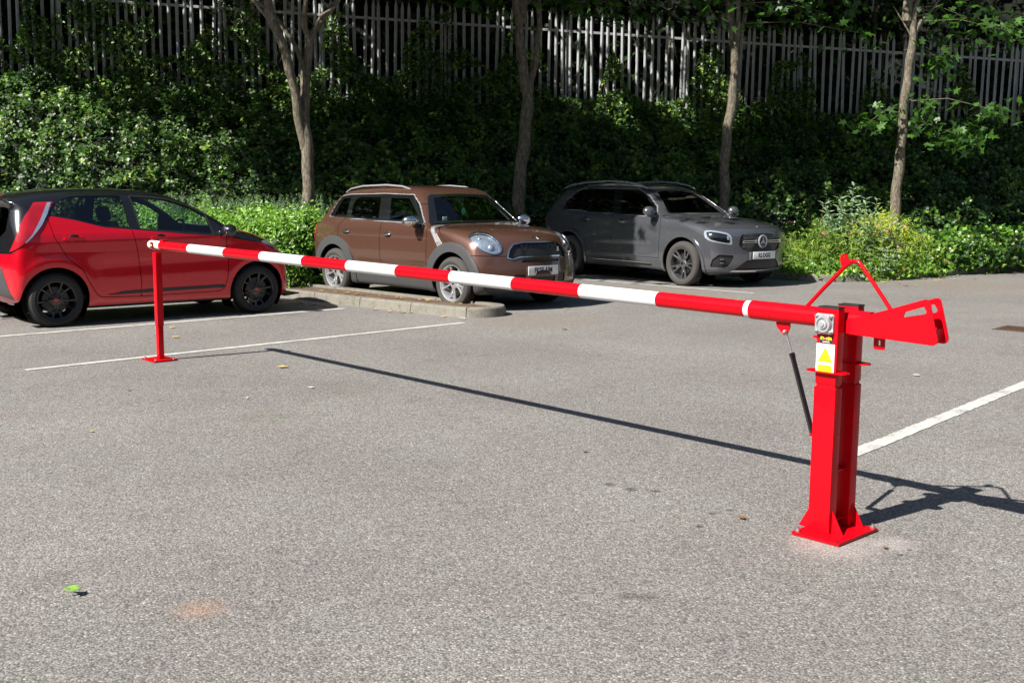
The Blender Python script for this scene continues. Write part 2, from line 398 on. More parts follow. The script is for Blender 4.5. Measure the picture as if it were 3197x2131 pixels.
class CarShape:
    def __init__(s, sil, zb, hw, slope, cf, cr, crown, kk, wplan, bumps=None, flat=0.35, fx=(1.2, 2.8), rx=(.4, -.5)):
        s.sil = crom(sil, 5); s.zb = zb; s.hw = hw; s.slope = slope; s.cf = cf; s.cr = cr
        s.crown = crown; s.kk = kk; s.wp = np.array(wplan, float); s.bumps = bumps; s.fx = fx; s.rx = rx
    def W(s, x, z):
        zb = s.zb(x) if callable(s.zb) else s.zb
        w = np.interp(x, s.wp[:, 0], s.wp[:, 1])
        d = z - .62
        w = w - np.where(d > 0, .16 * d * d, .32 * d * d)
        e = z - zb
        w = w - s.slope * .5 * (e + np.sqrt(e * e + .0012)) - .16 * np.where(e > 0, -(2 * .0 * e), 0)
        if s.bumps: w = w + s.bumps(x, z)
        return w
    def f(s, P):
        x, y, z = P[..., 0], P[..., 1], P[..., 2]
        ay = np.sqrt(y * y + 1e-6)
        Sf = np.clip((x - s.fx[0]) / (s.fx[1] - s.fx[0]), 0, 1.2); Sr = np.clip((x - s.rx[0]) / (s.rx[1] - s.rx[0]), 0, 1.2)
        xs = x + s.cf * Sf * ay ** 2.3 - s.cr * Sr * ay ** 2.3
        zs = z + s.crown * ay ** 2 * sstep(.4, .9, z)
        fs = poly_sdf(s.sil, xs, zs)
        k = s.kk(x, z) if callable(s.kk) else s.kk
        return smax(fs, ay - s.W(x, z), k)
    def grad(s, P, e=.004):
        g = np.empty_like(P)
        for i in range(3):
            d = np.zeros(3); d[i] = e
            g[:, i] = s.f(P + d) - s.f(P - d)
        return g / (2 * e)
    def normal(s, P):
        g = s.grad(P); return g / (np.linalg.norm(g, axis=1, keepdims=True) + 1e-9)
    def mesh(s, cell, lo, hi):
        lo = np.array(lo, float); hi = np.array(hi, float)
        n = np.ceil((hi - lo) / cell).astype(int) + 1
        ax = [lo[i] + cell * np.arange(n[i]) for i in range(3)]
        # silhouette distance only in thin 2-D slabs (x,y,z all vary through xs,zs): evaluate on half, mirror in y
        F = np.empty(tuple(n))
        for j, yv in enumerate(ax[1]):
            if yv > 1e-6 and (n[1] - 1 - j) < j:
                F[:, j] = F[:, n[1] - 1 - j]; continue
            X, Z = np.meshgrid(ax[0], ax[2], indexing='ij')
            F[:, j] = s.f(np.stack([X, np.full_like(X, yv), Z], -1))
        S = F < 0
        c = [S[i:n[0]-1+i, j:n[1]-1+j, k:n[2]-1+k] for i in (0, 1) for j in (0, 1) for k in (0, 1)]
        cnt = sum(a.astype(int) for a in c)
        act = (cnt > 0) & (cnt < 8)
        idx = -np.ones(act.shape, int); idx[act] = np.arange(act.sum())
        I = np.argwhere(act)
        acc = np.zeros((len(I), 3)); num = np.zeros(len(I))
        corners = [(i, j, k) for i in (0, 1) for j in (0, 1) for k in (0, 1)]
        for a_ in corners:
            for d in range(3):
                if a_[d]: continue
                b_ = list(a_); b_[d] = 1
                fa = F[I[:, 0]+a_[0], I[:, 1]+a_[1], I[:, 2]+a_[2]]; fb = F[I[:, 0]+b_[0], I[:, 1]+b_[1], I[:, 2]+b_[2]]
                m = (fa < 0) != (fb < 0)
                t = np.where(m, fa / (fa - fb + 1e-30), 0)
                p = np.array(a_, float)[None] + t[:, None] * np.eye(3)[d]
                acc[m] += p[m]; num[m] += 1
        V = lo + (I + acc / num[:, None]) * cell
        quads = []
        for d in range(3):
            o = [k for k in range(3) if k != d]
            sl0 = [slice(None)] * 3; sl1 = [slice(None)] * 3
            sl0[d] = slice(0, -1); sl1[d] = slice(1, None)
            A, B = S[tuple(sl0)], S[tuple(sl1)]
            E = np.argwhere(A != B)
            ok = (E[:, o[0]] > 0) & (E[:, o[1]] > 0) & (E[:, o[0]] < n[o[0]]-1) & (E[:, o[1]] < n[o[1]]-1)
            E = E[ok]; ins = A[tuple(E.T)]
            q = []
            for (u, v) in ((0, 0), (1, 0), (1, 1), (0, 1)):
                C_ = E.copy(); C_[:, o[0]] -= 1 - u; C_[:, o[1]] -= 1 - v
                q.append(idx[tuple(C_.T)])
            q = np.stack(q, 1)
            flip = ins if d != 1 else ~ins
            q = np.where(flip[:, None], q, q[:, ::-1])
            quads.append(q)
        Q = np.concatenate(quads)
        for it in range(3):
            fv = s.f(V); g = s.grad(V); V = V - (fv / ((g ** 2).sum(1) + 1e-6))[:, None] * g * .9
        T = np.concatenate([Q[:, [0, 1, 2]], Q[:, [0, 2, 3]]])
        return V, T
    def hit(s, o, d, t0=3, t1=40):
        """first hit of a ray (car frame)"""
        t = np.linspace(t0, t1, 6000); P = o + t[:, None] * d
        fv = s.f(P); i = np.argmax(fv < 0)
        if fv[i] >= 0: return None
        a = fv[i-1] / (fv[i-1] - fv[i]); return P[i-1] + a * (P[i] - P[i-1])

class Piece:
    """triangle soup sharing a vertex list; split() cuts it exactly along g = 0"""
    def __init__(s, V, T): s.V = V; s.T = T
    def split(s, gf, sel=None):
        V, T = s.V, s.T
        c = V[T].mean(1)
        m = sel(c) if sel is not None else np.ones(len(T), bool)
        Ts, Tr = T[m], T[~m]
        if len(Ts) == 0: return Piece(V, Ts), Piece(V, Tr)
        used = np.unique(Ts); g = np.ones(len(V)); g[used] = gf(V[used]); g[np.abs(g) < 1e-5] = 1e-5
        sg = g[Ts] < 0; k = sg.sum(1)
        ins = [Ts[k == 3]]; out = [Tr, Ts[k == 0]]
        newV = []; cache = {}
        nv = len(V)
        def cut(a, b):
            key = (a, b) if a < b else (b, a)
            if key not in cache:
                a, b = key; t = g[a] / (g[a] - g[b])
                cache[key] = nv + len(newV); newV.append(V[a] + t * (V[b] - V[a]))
            return cache[key]
        ti, to = [], []
        for tri, sgn, kk in zip(Ts[(k == 1) | (k == 2)].tolist(), sg[(k == 1) | (k == 2)].tolist(), k[(k == 1) | (k == 2)].tolist()):
            odd = (sgn.index(True) if kk == 1 else sgn.index(False))
            a, b, c_ = tri[odd], tri[(odd + 1) % 3], tri[(odd + 2) % 3]
            ab, ac = cut(a, b), cut(a, c_)
            one = [[a, ab, ac]]; two = [[ab, b, c_], [ab, c_, ac]]
            if kk == 1: ti += one; to += two
            else: to += one; ti += two
        if newV: V = np.concatenate([V, np.array(newV)])
        if ti: ins.append(np.array(ti)); out.append(np.array(to))
        s.V = V
        return Piece(V, np.concatenate(ins)), Piece(V, np.concatenate(out))
    def compact(s):
        u, inv = np.unique(s.T, return_inverse=True)
        return s.V[u], inv.reshape(s.T.shape)
HATCH_SIL = [(-.40,1.36),(-.2,1.415),(.1,1.452),(.5,1.47),(.9,1.465),(1.25,1.435),(1.55,1.355),(1.85,1.215),(2.1,1.08),(2.26,1.005),(2.38,.985),(2.52,.955),(2.66,.90),(2.79,.82),(2.90,.70),(2.955,.55),(2.965,.38),(2.955,.24),(2.88,.18),(2.4,.175),(1.2,.175),(.2,.18),(-.3,.22),(-.46,.32),(-.50,.5),(-.505,.68),(-.48,.85),(-.44,1.05),(-.385,1.26)]
def hatch_bumps(x, z):
    zl = .90 + .02 * x
    r = np.sqrt((z - zl) ** 2 + .0001)
    b = (.015 - .13 * np.minimum(r, .115)) * sstep(2.5, 1.6, x) * sstep(-.35, .0, x)
    b = b - .016 * np.exp(-((z - .60 - .03 * x) / .10) ** 2) * sstep(.25, .6, x) * sstep(2.1, 1.8, x)
    b = b + .012 * np.exp(-((np.hypot(x, z - .29) - .40) / .07) ** 2) + .012 * np.exp(-((np.hypot(x - 2.34, z - .29) - .39) / .07) ** 2)
    return b
HATCH = CarShape(HATCH_SIL, .985, .80, .40, .42, .22, .08, lambda x, z: .05 + .08 * sstep(.9, 1.3, z) + .10 * sstep(2.3, 2.8, x) + .05 * sstep(.1, -.4, x),
    [(-.5,.775),(-.2,.80),(.4,.803),(1.2,.80),(2.1,.803),(2.6,.80),(2.95,.77)], hatch_bumps, fx=(1.2, 2.8), rx=(.3, -.5))
SUV_SIL = [(-.70,1.00),(-.60,1.07),(-.50,1.13),(-.40,1.26),(-.27,1.40),(-.10,1.475),(.3,1.525),(.88,1.55),(1.3,1.54),(1.56,1.515),(1.70,1.45),(1.94,1.245),(2.14,1.085),(2.26,1.05),(2.6,1.035),(2.92,1.00),(3.14,.94),(3.25,.86),(3.30,.76),(3.335,.60),(3.36,.45),(3.34,.30),(3.22,.22),(2.6,.20),(1.2,.20),(.2,.20),(-.45,.24),(-.64,.34),(-.71,.5),(-.735,.7),(-.735,.88)]
def mini_bumps(x, z):
    r = np.sqrt((z - .955) ** 2 + .0002)
    b = (.010 - .09 * np.minimum(r, .11)) * sstep(2.6, 2.0, x) * sstep(-.5, -.2, x)
    b = b - .012 * np.exp(-((z - .50) / .06) ** 2) * sstep(.35, .6, x) * sstep(2.2, 2.0, x)
    return b
MINI = CarShape(SUV_SIL, 1.05, .885, .26, .42, .22, .05, lambda x, z: .06 + .12 * sstep(1.0, 1.35, z) + .14 * sstep(2.3, 2.9, x) * sstep(.5, .8, z) + .08 * sstep(.1, -.5, x),
    [(-.73,.83),(-.4,.86),(0,.878),(.6,.872),(1.6,.872),(2.6,.88),(3.0,.87),(3.36,.80)], mini_bumps, fx=(1.3, 3.2), rx=(.2, -.7))
GLB_SIL = [(-.92,.62),(-.93,.85),(-.90,1.02),(-.83,1.22),(-.72,1.42),(-.60,1.555),(-.3,1.60),(.1,1.63),(.5,1.645),(.9,1.64),(1.3,1.61),(1.60,1.555),(1.88,1.43),(2.15,1.26),(2.36,1.135),(2.5,1.105),(2.8,1.09),(3.2,1.045),(3.5,.985),(3.64,.93),(3.70,.86),(3.72,.7),(3.73,.5),(3.72,.36),(3.64,.24),(3.3,.21),(1.8,.23),(.2,.23),(-.7,.27),(-.88,.38)]
def glb_bumps(x, z):
    r = np.sqrt((z - 1.005 + .012 * (x - 1)) ** 2 + .0001)
    b = (.012 - .11 * np.minimum(r, .11)) * sstep(-.7, -.3, x) * sstep(3.5, 3.0, x)
    b = b - .018 * np.exp(-((z - .56 - .02 * x) / .09) ** 2) * sstep(.4, .8, x) * sstep(2.3, 2.0, x)
    return b
GLB = CarShape(GLB_SIL, 1.09, .915, .34, .38, .20, .05, lambda x, z: .05 + .11 * sstep(1.1, 1.4, z) + .10 * sstep(2.6, 3.3, x) + .08 * sstep(.1, -.6, x),
    [(-.93,.86),(-.5,.895),(0,.912),(.6,.905),(2.2,.905),(2.83,.915),(3.3,.90),(3.73,.84)], glb_bumps, fx=(1.5, 3.6), rx=(.2, -.8))
# ---------------------------------------------------------------- car builder
class Car:
    def __init__(s, name, shape, pose, lo, hi, cell, label, cat='car', group='parked cars'):
        s.sh = shape
        s.root = empty(name, (pose[0], pose[1], 0), pose[2]); tag(s.root, label, cat, group)
        V, T = shape.mesh(cell, lo, hi); s.p = Piece(V, T); s.kept = []
    def emit(s, piece, name, mat, parent=None, off=0.0, thick=.010, lining=False):
        if len(piece.T) == 0: return None
        V, T = piece.compact(); N = s.sh.normal(V); V = V + N * off
        nv = len(V)
        if thick:
            E = np.concatenate([T[:, [0, 1]], T[:, [1, 2]], T[:, [2, 0]]])
            key = np.sort(E, 1); u, inv, cnt = np.unique(key, axis=0, return_inverse=True, return_counts=True)
            B = E[cnt[inv.ravel()] == 1]
            if len(B):
                a, b = V[B[:, 0]], V[B[:, 1]]; na, nb = N[B[:, 0]], N[B[:, 1]]
                q = np.stack([a, b, b - nb * thick, a - na * thick], 1)
                qn = np.cross(b - a, na); qn /= np.linalg.norm(qn, axis=1, keepdims=True) + 1e-9
                k = len(B); base = nv + 4 * np.arange(k)
                Q = np.stack([base + 1, base, base + 3, base + 2], 1)
                V = np.concatenate([V, q.reshape(-1, 3)]); N = np.concatenate([N, np.repeat(qn, 4, 0)])
                F = T.tolist() + Q.tolist()
            else: F = T
        else: F = T
        return mesh_obj(name, V, F, mat, parent or s.root, normals=N)
    def region(s, name, g, mat, sel=None, off=0.0, thick=.010, parent=None, gap=0.0, side=0, see=False, sub=None):
        """cut the area g<0 out of the remaining body and make it a part; g gets x,|y|,z; side 0 both in one part, 1 left & right as two"""
        out = []
        for sg in ((0,) if side == 0 else ((-1, 1) if side == 1 else (side // 2,))):
            if sg == 0: sl = (lambda c: sel(c)) if sel else None
            else: sl = lambda c, sg=sg: (c[:, 1] * sg > 0) & (sel(c) if sel else True)
            gf = lambda V: g(V[:, 0], np.abs(V[:, 1]), V[:, 2])
            ins, s.p = s.p.split(lambda V: gf(V) - gap * .5, sl)
            if gap:
                keep, ring = ins.split(lambda V: gf(V) + gap * .5, None); s.kept.append(ring); ins = keep
            if not see: s.kept.append(ins)
            if mat is not None:
                o = s.emit(ins, name, mat, parent, off, thick)
                if o: out.append(o)
                if sub:                                                     # a door is cut again by the caller through s.last
                    pass
            s.last = ins
        return out
    def lining(s, mat):
        V = s.p.V; T = np.concatenate([s.p.T] + [k.T for k in s.kept])
        # pieces split later share growing vertex lists, so rebuild by coordinates
        Vs = []; Ts = []; n = 0
        for q in [s.p] + s.kept:
            if len(q.T) == 0: continue
            v, t = q.compact(); Vs.append(v); Ts.append(t + n); n += len(v)
        V = np.concatenate(Vs); T = np.concatenate(Ts); N = s.sh.normal(V)
        c = V[T].mean(1); T = T[c[:, 2] > .20]
        return mesh_obj('cabin_lining', V - N * .022, T[:, ::-1], mat, s.root, normals=-N)
    def plate(s, text, front, c, w, h, mat, rot, screws=True, tsx=.80, size=.098):
        """number plate: c centre, rot = Matrix whose +Z is the outward normal"""
        Mx = Matrix.Translation(c) @ rot
        b = MB(); b.box((0, 0, 0), (w, h, .006), M=Mx, bev=.002); p = b.build('number_plate', mat, s.root)
        if text: text_mesh('plate_characters', text, size, M['ink'], p, Mx @ Matrix.Translation((0, -.002, .0036)), .0012, tsx, .0028)
        if screws:
            for sx in (-1, 1):
                k = MB(); k.cyl(Mx @ Vector((sx * w * .44, 0, 0)), Mx @ Vector((sx * w * .44, 0, .006)), .006, n=10); k.build('plate_screw', M['zinc'], p)
        return p

def arch_liner(car, xa, za, R, mat, yin=.50, side=-1):
    """dark wheel well that starts just under the body surface"""
    n = 40; V = []; F = []; N = []
    for i in range(n + 1):
        a = R_(-35) + R_(250) * i / n
        x = xa + R * math.cos(a); z = za + R * math.sin(a)
        y = float(car.sh.W(np.array([x]), np.array([max(z, .2)]))[0]) - .006
        for yy in (y, yin): V.append((x, side * yy, z)); N.append((-math.cos(a), 0, -math.sin(a)))
    for i in range(n): F.append((2*i, 2*i+1, 2*i+3, 2*i+2))
    c = len(V); V.append((xa, side * yin, za)); N.append((0, side, 0))
    for i in range(n + 1): V.append(V[2*i+1]); N.append((0, side, 0))
    for i in range(n): F.append((c, c+1+i, c+2+i))
    return mesh_obj('wheel_arch_liner', V, F, mat, car.root, normals=N)

def make_wheel(R, wd, rim, style, mats, side=-1):
    """wheel about the origin, outer face towards side*y; returns Empty with tyre, rim and brake disc as children"""
    tyre, face, inner = mats
    w = empty('wheel'); s = side
    h = wd / 2
    prof = [(rim - .004, h - .012), (rim + .006, h - .004), (rim + .03, h + .004), (R - .055, h + .006), (R - .025, h - .004), (R - .008, h - .022), (R, h - .045)]
    g = []
    for t in (-.55, -.2, .2, .55):
        g += [(R, t * h + .006), (R - .007, t * h + .004), (R - .007, t * h - .004), (R, t * h - .006)]
    g = sorted(g, key=lambda q: -q[1])
    full = prof + g + [(r, -t) for r, t in prof[::-1]]
    b = MB(); b.lathe([(r, t * s) for r, t in full], n=72); b.build('tyre', tyre, w, smooth=28)
    rr = rim
    b = MB()
    lip = [(rr, h - .016), (rr - .002, h - .006), (rr - .012, h - .010), (rr - .018, h - .03), (rr - .03, h - .07), (rr - .035, -h + .03), (rr - .01, -h + .012), (rr, -h + .012)]
    b.lathe([(r, t * s) for r, t in lip], n=64)
    hub = h - .035
    if style == 'twin5':                        # five pairs of narrow bars, bright face
        for k in range(5):
            for q in (-1, 1):
                spoke(b, 2 * math.pi * k / 5 + q * .10, 2 * math.pi * k / 5 + q * .235, .035, rr - .014, .026, .020, hub, h - .022, s)
    elif style == 'star5':                      # five forked spokes
        for k in range(5):
            a = 2 * math.pi * k / 5 + .3
            for q in (-1, 1): spoke(b, a + q * .16, a + q * .19, .04, rr - .012, .024, .030, hub, h - .014, s)
            spoke(b, a, a, .03, rr * .55, .06, .03, hub - .004, h - .03, s)
    else:                                       # ten slim dark bars in pairs
        for k in range(5):
            for q in (-1, 1): spoke(b, 2 * math.pi * k / 5 + .31 + q * .16, 2 * math.pi * k / 5 + .31 + q * .25, .03, rr - .012, .034, .024, hub, h - .018, s)
    b.lathe([(.001, (hub + .004) * s), (.03, (hub + .004) * s), (.055, (hub - .002) * s), (.072, (hub - .012) * s), (.078, (hub - .05) * s), (.03, (hub - .055) * s)], n=32)
    for k in range(5):
        a = 2 * math.pi * k / 5 + .6
        b.cyl((.05 * math.cos(a), (hub - .006) * s, .05 * math.sin(a)), (.05 * math.cos(a), (hub + .001) * s, .05 * math.sin(a)), .009, n=8)
    ro = b.build('rim', face, w, smooth=40)
    b = MB(); b.lathe([(.001, (hub + .009) * s), (.022, (hub + .008) * s), (.027, (hub + .003) * s)], n=24)
    b.build('hub_cap', inner, w)
    b = MB(); b.lathe([(.05, .012 * s), (.05, .030 * s), (rim * .68, .030 * s), (rim * .68, .012 * s), (.05, .012 * s)], n=40)
    b.box((-rim * .5, .02 * s, 0), (.07, .06, .12), bev=.008)
    b.build('brake_disc', M['disc'], w)
    return w
def spoke(b, a0, a1, r0, r1, w0, w1, y0, y1, s):
    def g():
        rows = []
        for i in range(6):
            t = i / 5; r = r0 + (r1 - r0) * t; a = a0 + (a1 - a0) * t; w = w0 + (w1 - w0) * t
            y = y0 + (y1 - y0) * (t ** 1.5) + .010 * math.sin(math.pi * t) * -1
            c, sn = math.cos(a), math.sin(a); row = []
            for (u, v) in ((-.5, -.028), (-.5, -.006), (-.30, 0), (.30, 0), (.5, -.006), (.5, -.028)):
                row.append(b.b.verts.new((r * c - u * w * sn, s * (y + v), r * sn + u * w * c)))
            rows.append(row)
        for i in range(5):
            for k in range(6): b.b.faces.new((rows[i][k], rows[i][(k+1) % 6], rows[i+1][(k+1) % 6], rows[i+1][k]))
        b.b.faces.new(rows[0]); b.b.faces.new(rows[-1][::-1])
    b._new(g)
def put_wheels(car, axles, ytrack, z, make, steer=0):
    for side in (-1, 1):
        proto = make(side)
        for i, xa in enumerate(axles):
            w = proto
            if i:
                w = proto.copy(); COL.objects.link(w)
                for ch in [c for c in bpy.data.objects if c.parent == proto]:
                    c2 = ch.copy(); COL.objects.link(c2); c2.parent = w
            w.parent = car.root; w.location = (xa, side * ytrack, z); w.rotation_euler = (0, .35 + 1.1 * i + side, steer if i else 0)
def seat(car, x, y, mat):
    b = MB(); b.box((x, y, .50), (.50, .48, .16), bev=.05)
    m = Matrix.Translation((x - .26, y, .80)) @ Matrix.Rotation(R_(-14), 4, 'Y')
    b.box((0, 0, 0), (.14, .46, .62), M=m, bev=.05); b.box((-.0, 0, .40), (.09, .25, .16), M=m, bev=.035)
    return b.build('seat', mat, car.root)
def cabin(car, xdash, zdash, wd, seats, xsteer, rear=True):
    b = MB(); b.box((xdash + .18, 0, zdash - .17), (.55, wd, .32), bev=.06); b.box((xdash - .05, -.36, zdash + .0), (.25, .36, .10), bev=.04); b.build('dashboard', M['black_plastic'], car.root)
    for x, y in seats: seat(car, x, y, M['seat'])
    if rear:
        b = MB(); b.box((seats[0][0] - .80, 0, .52), (.48, 1.15, .18), bev=.05); b.box((seats[0][0] - 1.05, 0, .78), (.14, 1.15, .48), bev=.05)
        for q in (-.36, .36): b.box((seats[0][0] - 1.08, q, 1.07), (.08, .25, .13), bev=.03)
        b.build('rear_bench', M['seat'], car.root)
    b = MB(); c = Vector((xdash - .20, -.36, zdash + .02)); m = Matrix.Translation(c) @ Matrix.Rotation(R_(-66), 4, 'Y')
    pts = [m @ Vector((.18 * math.cos(a), .18 * math.sin(a), 0)) for a in [2 * math.pi * k / 28 for k in range(29)]]
    b.tube(pts, .015, 8, caps=False); b.cyl(m @ Vector((0, 0, -.20)), m @ Vector((0, 0, .0)), .03); b.sphere((0, 0, 0), .06, M=m, sc=(1, 1, .35))
    for q in (0, math.pi): b.cyl(m @ Vector((.05 * math.sin(q+.01), .05 * math.cos(q), 0)), m @ Vector((.0, .17 * math.cos(q), 0)), .012)
    b.build('steering_wheel', M['black_plastic'], car.root)
    b = MB(); b.box((.9, 0, .30), (2.0, 1.35, .05)); b.build('cabin_floor', M['lining'], car.root)
def V3(*a): return Vector(a)
def ringed(poly_g, w):  # band just outside a region
    return lambda x, y, z: poly_g(x, y, z) - w
def side_poly(pts, smooth=0):
    P = crom(pts, 5) if smooth else np.array(pts, float)
    return lambda x, y, z: poly_sdf(P, x, z)
def front_poly(pts, smooth=0, mirror=True):
    P = crom(pts, 5) if smooth else np.array(pts, float)
    return lambda x, y, z: poly_sdf(P, y, z)
# ================================================================= the barrier (frame: +x along the boom, +y towards the sunny face)
BAR = (1.42, 4.68, R_(133.3))
root = empty('boom_barrier', (BAR[0], BAR[1], 0), BAR[2])
tag(root, 'red boom barrier with twin uprights and a long red and white striped pole', 'barrier')
b = MB(); b.prism([(.088, .196), (-.140, .196), (-.140, -.128), (.088, -.128)], .004, .016, 'z'); bp = b.build('base_plate', M['red'], root, bevel=.0015)
for x, y in ((.070, .176), (-.124, -.112), (.070, -.112)):
    b = MB(); b.cyl((x, y, .016), (x, y, .024), .011, n=6); b.cyl((x, y, .024), (x, y, .036), .006, n=10); b.build('anchor_bolt', M['zinc'], bp)
b = MB(); b.cyl((-.122, .176, .0155), (-.122, .176, .0168), .009); b.build('bolt_hole_disc', M['disc'], bp)  # dark disc on the plate stands in for the shaded open hole
JZ = .648
for i, y in enumerate((.080, -.080)):
    s = 1 if y > 0 else -1
    b = MB(); b.box((.0125, y, (JZ + .016) / 2), (.104, .056, JZ - .016), bev=.005)
    b.box((.0125, y, (JZ + .012 + .985) / 2), (.098, .053, .985 - JZ - .012), bev=.005)
    b.box((.0125, y, JZ + .006), (.088, .044, .013))
    up = b.build('upright', M['red'], root)
    b = MB(); b.box((.0125, y, .989), (.099, .054, .008), bev=.002); b.build('end_cap', M['black_plastic'], up)
    for q in (-1, 1):
        x0 = .0125 + q * .054
        b = MB(); b.prism([(x0, .016), (x0 + q * .056, .016), (x0 + q * .050, .024), (x0, .115)], y + s * .006 - .003, y + s * .006 + .003, 'y'); b.build('gusset', M['red'], up, bevel=.0008)
    b = MB()
    pts = [(.0125 + .098 * math.copysign(abs(math.cos(a)) ** .7, math.cos(a)), y + s * .008 + .042 * math.copysign(abs(math.sin(a)) ** .8, math.sin(a))) for a in [2 * math.pi * k / 32 for k in range(32)]]
    b.prism(pts, .712 if i == 0 else .735, .717 if i == 0 else .740, 'z'); b.build('stop_flange', M['red'], up, bevel=.001)
for k in (0, 1): b = MB(); b.box((.0125, 0, .055 + k * .22), (.06, .102, .006)); b.build('cross_plate', M['red'], root)
b = MB(); b.prism([(.058, .87), (.085, .862), (.09, .858), (.058, .850)], .07, .10, 'y'); b.build('stop_tab', M['red'], root)
# flange bearing with four bolts on each outer face
ZP, XP = .920, .0225
for i, (y, s) in enumerate(((.1065, 1), (-.1065, -1))):
    b = MB(); w = .043
    poly = [(XP + u * w, ZP + v * w) for u, v in ((1, .82), (.82, 1), (-.82, 1), (-1, .82), (-1, -.82), (-.82, -1), (.82, -1), (1, -.82))]
    b.prism(poly, y, y + s * .012, 'y')
    b.lathe([(.040, y + s * .012), (.036, y + s * .022), (.034, y + s * .028), (.027, y + s * .028), (.025, y + s * .020), (.019, y + s * .019), (.019, y + s * .030), (.010, y + s * .031), (.0095, y + s * .036), (.001, y + s * .036)], (XP, 0, ZP), 'y', 40)
    fb = b.build('flange_bearing', M['cast'], root, smooth=40, bevel=.0008)
    for u in (-1, 1):
        for v in (-1, 1):
            p = Vector((XP + u * .033, y + s * .012, ZP + v * .033))
            k = MB(); k.cyl(p, p + Vector((0, s * .009, 0)), .0085, n=6); k.cyl(p + Vector((0, s * .009, 0)), p + Vector((0, s * .016, 0)), .005, n=10); k.build('bearing_bolt', M['zinc'], fb)
b = MB(); b.cyl((XP, -.11, ZP), (XP, .11, ZP), .016); b.build('pivot_shaft', M['zinc'], root)
# boom: slightly rising tube
def bz(x): return .934 + (x - .13) * .0088
b = MB(); q0 = (-.13, 0, bz(-.13)); b.cyl(q0, (.462, 0, bz(.462)), .0435, n=40); b.build('boom_sleeve', M['red'], root)
b = MB(); b.cyl((.462, 0, bz(.462)), (.492, 0, bz(.492)), .0405, n=40); b.build('boom_collar', M['white'], root, bevel=.002)
ed = [.492, 1.01, 1.53, 2.05, 2.59, 3.12, 3.66, 4.20, 4.77, 5.31, 5.90, 6.41, 6.60]
b = MB()
for k in range(len(ed) - 1):
    b.mi = k % 2; b.cyl((ed[k], 0, bz(ed[k])), (ed[k+1], 0, bz(ed[k+1])), .0375, n=40, caps=False)
b.mi = 1; b.lathe([(.0375, 0), (.035, .016), (.026, .028), (.012, .035), (.001, .037)], (6.60, 0, bz(6.60)), 'x', 32)
bmesh.ops.remove_doubles(b.b, verts=b.b.verts, dist=.0004)
b.build('boom', [M['red'], M['white']], root, smooth=40)
b = MB(); b.cyl((6.635, 0, bz(6.63)), (6.655, 0, bz(6.65)), .008); b.build('end_stud', M['zinc'], root)
b = MB(); b.box((6.375, 0, bz(6.37) + .043), (.065, .05, .016), bev=.003); b.build('clamp_block', M['red'], root)
# counterweight arm: two plates with hand slots, joined by a cross plate
pl = [(-.02, .962), (-.03, .882), (-.06, .876), (-.425, .868), (-.442, .878), (-.445, .895), (-.405, 1.040), (-.392, 1.053), (-.378, 1.052), (-.245, 1.003), (-.08, .958), (-.03, .965)]
pl = [(-.028, .935), (-.03, .884), (-.06, .878), (-.425, .868), (-.440, .876), (-.444, .892), (-.404, 1.040), (-.394, 1.050), (-.380, 1.050), (-.245, 1.003), (-.13, .965)]
slot = [(-.292, .968), (-.300, .996), (-.306, 1.001), (-.372, 1.025), (-.380, 1.021), (-.392, 1.000), (-.386, .992)]
for y in (.044, -.050):
    b = MB(); b.prism(pl, y, y + .006, 'y', hole=slot if y > 0 else [(-.225, .955), (-.235, .976)] + slot[2:]); b.build('lever_plate', M['red'], root, bevel=.0008)
b = MB(); b.box((-.42, 0, .905), (.006, .088, .05)); b.build('cross_plate', M['red'], root)
b = MB(); b.tube([(-.12, .0, .93), (-.30, 0, .925)], .035, 20); b.build('counterweight_tube', M['red'], root)
b = MB(); b.prism([(-.145, .885), (-.195, .885), (-.195, .825), (-.190, .820), (-.150, .820), (-.145, .825)], -.003, .003, 'y', hole=[(-.166, .860), (-.174, .860), (-.176, .838), (-.166, .838)]); b.build('padlock_bracket', M['red'], root, bevel=.0005)
# bent lifting bar with eye plate
pts = [(.185, 0, .970), (.10, 0, 1.062), (-.005, 0, 1.168), (-.030, 0, 1.183), (-.052, 0, 1.184), (-.068, 0, 1.170), (-.12, 0, 1.108), (-.20, 0, 1.008), (-.238, 0, .955), (-.25, 0, .945), (-.31, 0, .955)]
b = MB(); b.tube([tuple(p) for p in [(x, y, z) for x, y, z in pts]], .0088, 14); b.build('lifting_bar', M['red'], root)
b = MB()
e = [(.0 + .017 * math.cos(a), 1.198 + .017 * math.sin(a)) for a in [R_(20 + 16 * k) for k in range(12)]] + [(-.016, 1.170), (.006, 1.158)]
e = [(.022, 1.158), (.030, 1.192), (.026, 1.206), (.014, 1.213), (.001, 1.210), (-.006, 1.198), (-.016, 1.176), (-.008, 1.166)]
hole = [(.013 + .0055 * math.cos(R_(60 * k)), 1.197 + .0055 * math.sin(R_(60 * k))) for k in range(6)]
b.prism(e, -.003, .003, 'y', hole=hole); b.build('eye_plate', M['red'], root, bevel=.0006)
